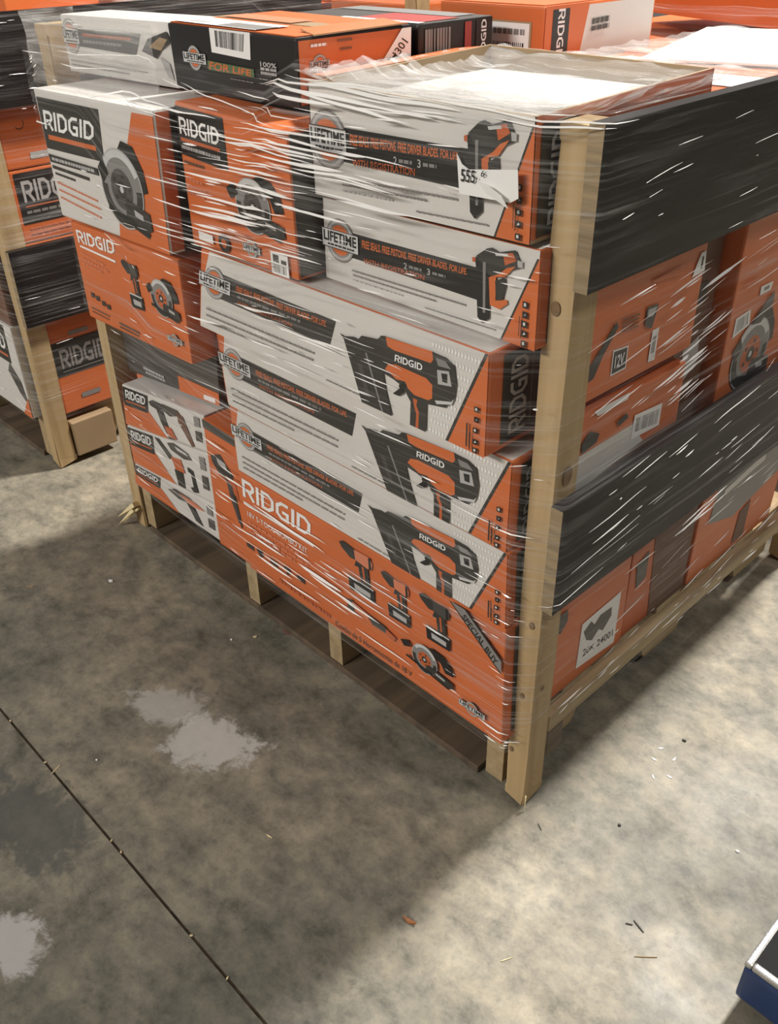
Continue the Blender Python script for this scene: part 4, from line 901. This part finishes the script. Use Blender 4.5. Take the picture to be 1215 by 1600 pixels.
    def fold(s, bm, rn, side, a0, a1, z0, z1, n, l0, l1, w, tilt):
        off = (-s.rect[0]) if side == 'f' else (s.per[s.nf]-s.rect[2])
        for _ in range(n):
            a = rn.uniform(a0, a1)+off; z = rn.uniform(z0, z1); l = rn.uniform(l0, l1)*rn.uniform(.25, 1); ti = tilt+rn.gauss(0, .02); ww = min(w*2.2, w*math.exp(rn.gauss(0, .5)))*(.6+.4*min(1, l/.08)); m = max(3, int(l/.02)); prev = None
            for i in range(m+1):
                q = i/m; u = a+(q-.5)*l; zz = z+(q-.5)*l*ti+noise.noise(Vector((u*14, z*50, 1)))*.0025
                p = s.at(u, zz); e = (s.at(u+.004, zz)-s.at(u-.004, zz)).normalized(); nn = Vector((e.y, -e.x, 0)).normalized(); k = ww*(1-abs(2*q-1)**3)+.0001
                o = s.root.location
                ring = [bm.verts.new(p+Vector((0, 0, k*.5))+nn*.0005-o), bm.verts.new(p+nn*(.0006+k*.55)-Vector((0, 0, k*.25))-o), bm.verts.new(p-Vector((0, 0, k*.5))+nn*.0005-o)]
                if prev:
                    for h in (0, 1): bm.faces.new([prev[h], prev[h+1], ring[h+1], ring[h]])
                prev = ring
for x0, x1, y0, y1, za, zb in ((-.042, 0, 0, .05, 0, 1.07), (-1.215, -1.173, 0, .05, 0, 1.095), (-.042, 0, .95, 1, 0, 1.08), (-1.215, -1.173, .95, 1, 0, 1.08), (0, .02, 0, 1, .895, 1.072), (0, .02, 0, 1, .432, .606), (-.034, .0015, .05, .95, .14, .177)):
    FOOT.append((za, zb, [(x0, y0), (x1, y0), (x1, y1), (x0, y1)]))
GLINT_FOLDS = [('r', .22, .36, .70, .85, 9, .07, .11, .0030, .16), ('f', -.42, -.02, 1.055, 1.082, 22, .08, .35, .0022, 0), ('f', -.66, -.40, .84, 1.0, 22, .05, .22, .0026, -.02), ('f', -.50, -.25, .93, 1.03, 12, .08, .28, .0024, -.03), ('f', -1.2, -.80, 1.02, 1.11, 16, .03, .16, .0016, 0),  # highlight streaks laid out as white film strips
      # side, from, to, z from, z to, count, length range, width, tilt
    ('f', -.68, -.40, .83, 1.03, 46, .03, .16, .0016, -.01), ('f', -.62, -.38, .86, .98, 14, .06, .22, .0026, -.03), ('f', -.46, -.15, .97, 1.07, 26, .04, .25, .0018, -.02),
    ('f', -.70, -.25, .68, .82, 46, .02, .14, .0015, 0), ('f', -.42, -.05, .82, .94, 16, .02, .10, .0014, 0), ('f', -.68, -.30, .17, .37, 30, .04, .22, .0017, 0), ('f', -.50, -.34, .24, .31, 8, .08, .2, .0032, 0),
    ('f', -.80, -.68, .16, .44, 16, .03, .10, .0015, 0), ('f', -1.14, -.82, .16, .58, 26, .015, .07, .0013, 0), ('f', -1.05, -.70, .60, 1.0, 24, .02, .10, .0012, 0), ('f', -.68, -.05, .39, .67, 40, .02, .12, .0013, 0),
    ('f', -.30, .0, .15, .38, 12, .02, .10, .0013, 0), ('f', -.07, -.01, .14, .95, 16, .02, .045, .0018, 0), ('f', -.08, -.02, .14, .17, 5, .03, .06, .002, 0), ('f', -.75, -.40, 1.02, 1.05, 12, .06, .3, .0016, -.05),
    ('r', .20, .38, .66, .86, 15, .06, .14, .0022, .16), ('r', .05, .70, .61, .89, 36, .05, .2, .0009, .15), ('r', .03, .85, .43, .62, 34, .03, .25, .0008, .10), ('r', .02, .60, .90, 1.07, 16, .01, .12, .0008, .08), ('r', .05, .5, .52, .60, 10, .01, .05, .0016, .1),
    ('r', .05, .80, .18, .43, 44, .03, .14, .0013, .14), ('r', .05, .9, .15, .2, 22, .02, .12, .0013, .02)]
wrap = Film('clear stretch film wound around the big load in streaky layers', FOOT, (-1.225, .025, -.02, 1.01), .142, 1.084, GLINT_FOLDS, lip=1.0, topf=lambda x, y: 1.0+(.04*max(0, min(1, (-.80-x)/.06)) if y < .5 else 0)-(.022*max(0, min(1, (-.45-x)/.05, (x+.84)/.05)) if y < .2 else 0))
for x0, x1, y0, y1, za, zb in ((-1.634, -1.592, -.01, .04, 0, 1.08), (-2.807, -2.765, -.01, .04, 0, 1.08), (-1.634, -1.592, .94, .99, 0, 1.08), (-2.807, -2.765, .94, .99, 0, 1.08), (-1.592, -1.572, -.01, .99, .905, 1.09), (-1.592, -1.572, -.01, .99, .412, .6)):
    FOOT2.append((za, zb, [(x0, y0), (x1, y0), (x1, y1), (x0, y1)]))
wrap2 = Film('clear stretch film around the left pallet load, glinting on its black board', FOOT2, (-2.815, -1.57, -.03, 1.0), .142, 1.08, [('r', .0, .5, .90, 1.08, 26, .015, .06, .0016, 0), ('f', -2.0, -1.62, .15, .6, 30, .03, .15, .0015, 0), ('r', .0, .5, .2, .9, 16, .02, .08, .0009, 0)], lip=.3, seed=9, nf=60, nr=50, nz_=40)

# crumpled film lying in the open carton and over its rim
def loose(name, label, x0, x1, y0, y1, zf, seed, nx=60, ny=44):
    bm = bmesh.new(); uvl = bm.loops.layers.uv.new('UVMap'); V = []
    for j in range(ny+1):
        for i in range(nx+1):
            x = x0+(x1-x0)*i/nx; y = y0+(y1-y0)*j/ny; z = zf(x, y); q = Vector((x*9+y*5, y*26-x*8, seed)); z += abs(noise.noise(q))*.012+noise.noise(q*2.7)*.004
            V.append(bm.verts.new((x, y, z)))
    for j in range(ny):
        for i in range(nx):
            a = j*(nx+1)+i; f = bm.faces.new((V[a], V[a+1], V[a+nx+2], V[a+nx+1])); f.smooth = True
            for l in f.loops: l[uvl].uv = (l.vert.co.x*.8+seed, l.vert.co.y*.5)
    return tag(link(name, bm, ['film_dense']), label, 'film')
def zf(x, y):
    e = min(x+.44, .0-x, y+.045, .335-y); return 1.063+.022*max(0, 1-max(0, e)/.05)
lf = loose('loose_film', 'crumpled shiny film drawn over the open top carton', -.43, -.01, -.036, .33, zf, 3)
lf2 = loose('loose_film', 'second crinkled film layer bunched along the front rim of the open carton', -.425, -.012, -.034, .16, lambda x, y: zf(x, y)+.006, 8, 60, 24)
lf3 = loose('loose_film', 'wavy film drawn over the flat orange cartons behind the open carton', -.385, -.01, .34, .97, lambda x, y: 1.0585, 14, 40, 50)

def hanging(name, label, pts, z0, z1, seed, nx=70, nz_=26):
    """crinkled vertical film following a run of plan points"""
    bm = bmesh.new(); uvl = bm.loops.layers.uv.new('UVMap'); V = []; P = [Vector((*p, 0)) for p in pts]; L = [0]
    for a, b in zip(P, P[1:]): L.append(L[-1]+(b-a).length)
    for j in range(nz_+1):
        for i in range(nx+1):
            d = L[-1]*i/nx; k = max(q for q in range(len(L)-1) if L[q] <= d+1e-9); t = (d-L[k])/(L[k+1]-L[k]); p = P[k].lerp(P[k+1], t); e = (P[k+1]-P[k]).normalized(); n = Vector((e.y, -e.x, 0))
            z = z0+(z1-z0)*j/nz_; w = abs(noise.noise(Vector((d*14, z*30, seed))))*.010+noise.noise(Vector((d*30, z*60, seed)))*.003
            v = bm.verts.new(p+n*w+Vector((0, 0, z+noise.noise(Vector((d*6, 0, seed)))*.006*(j/nz_)))); V.append((v, d, z))
    for j in range(nz_):
        for i in range(nx):
            a = j*(nx+1)+i; q = [V[k] for k in (a, a+1, a+nx+2, a+nx+1)]; f = bm.faces.new([k[0] for k in q]); f.smooth = True
            for l, k in zip(f.loops, q): l[uvl].uv = (k[1]+seed, k[2])
    return tag(link(name, bm, ['film_dense']), label, 'film')
hanging('loose_film', 'bunched cloudy film around the top left carton and post head', [(-1.232, .09), (-1.232, -.012), (-1.20, -.022), (-.80, -.010)], 1.0, 1.116, 21)
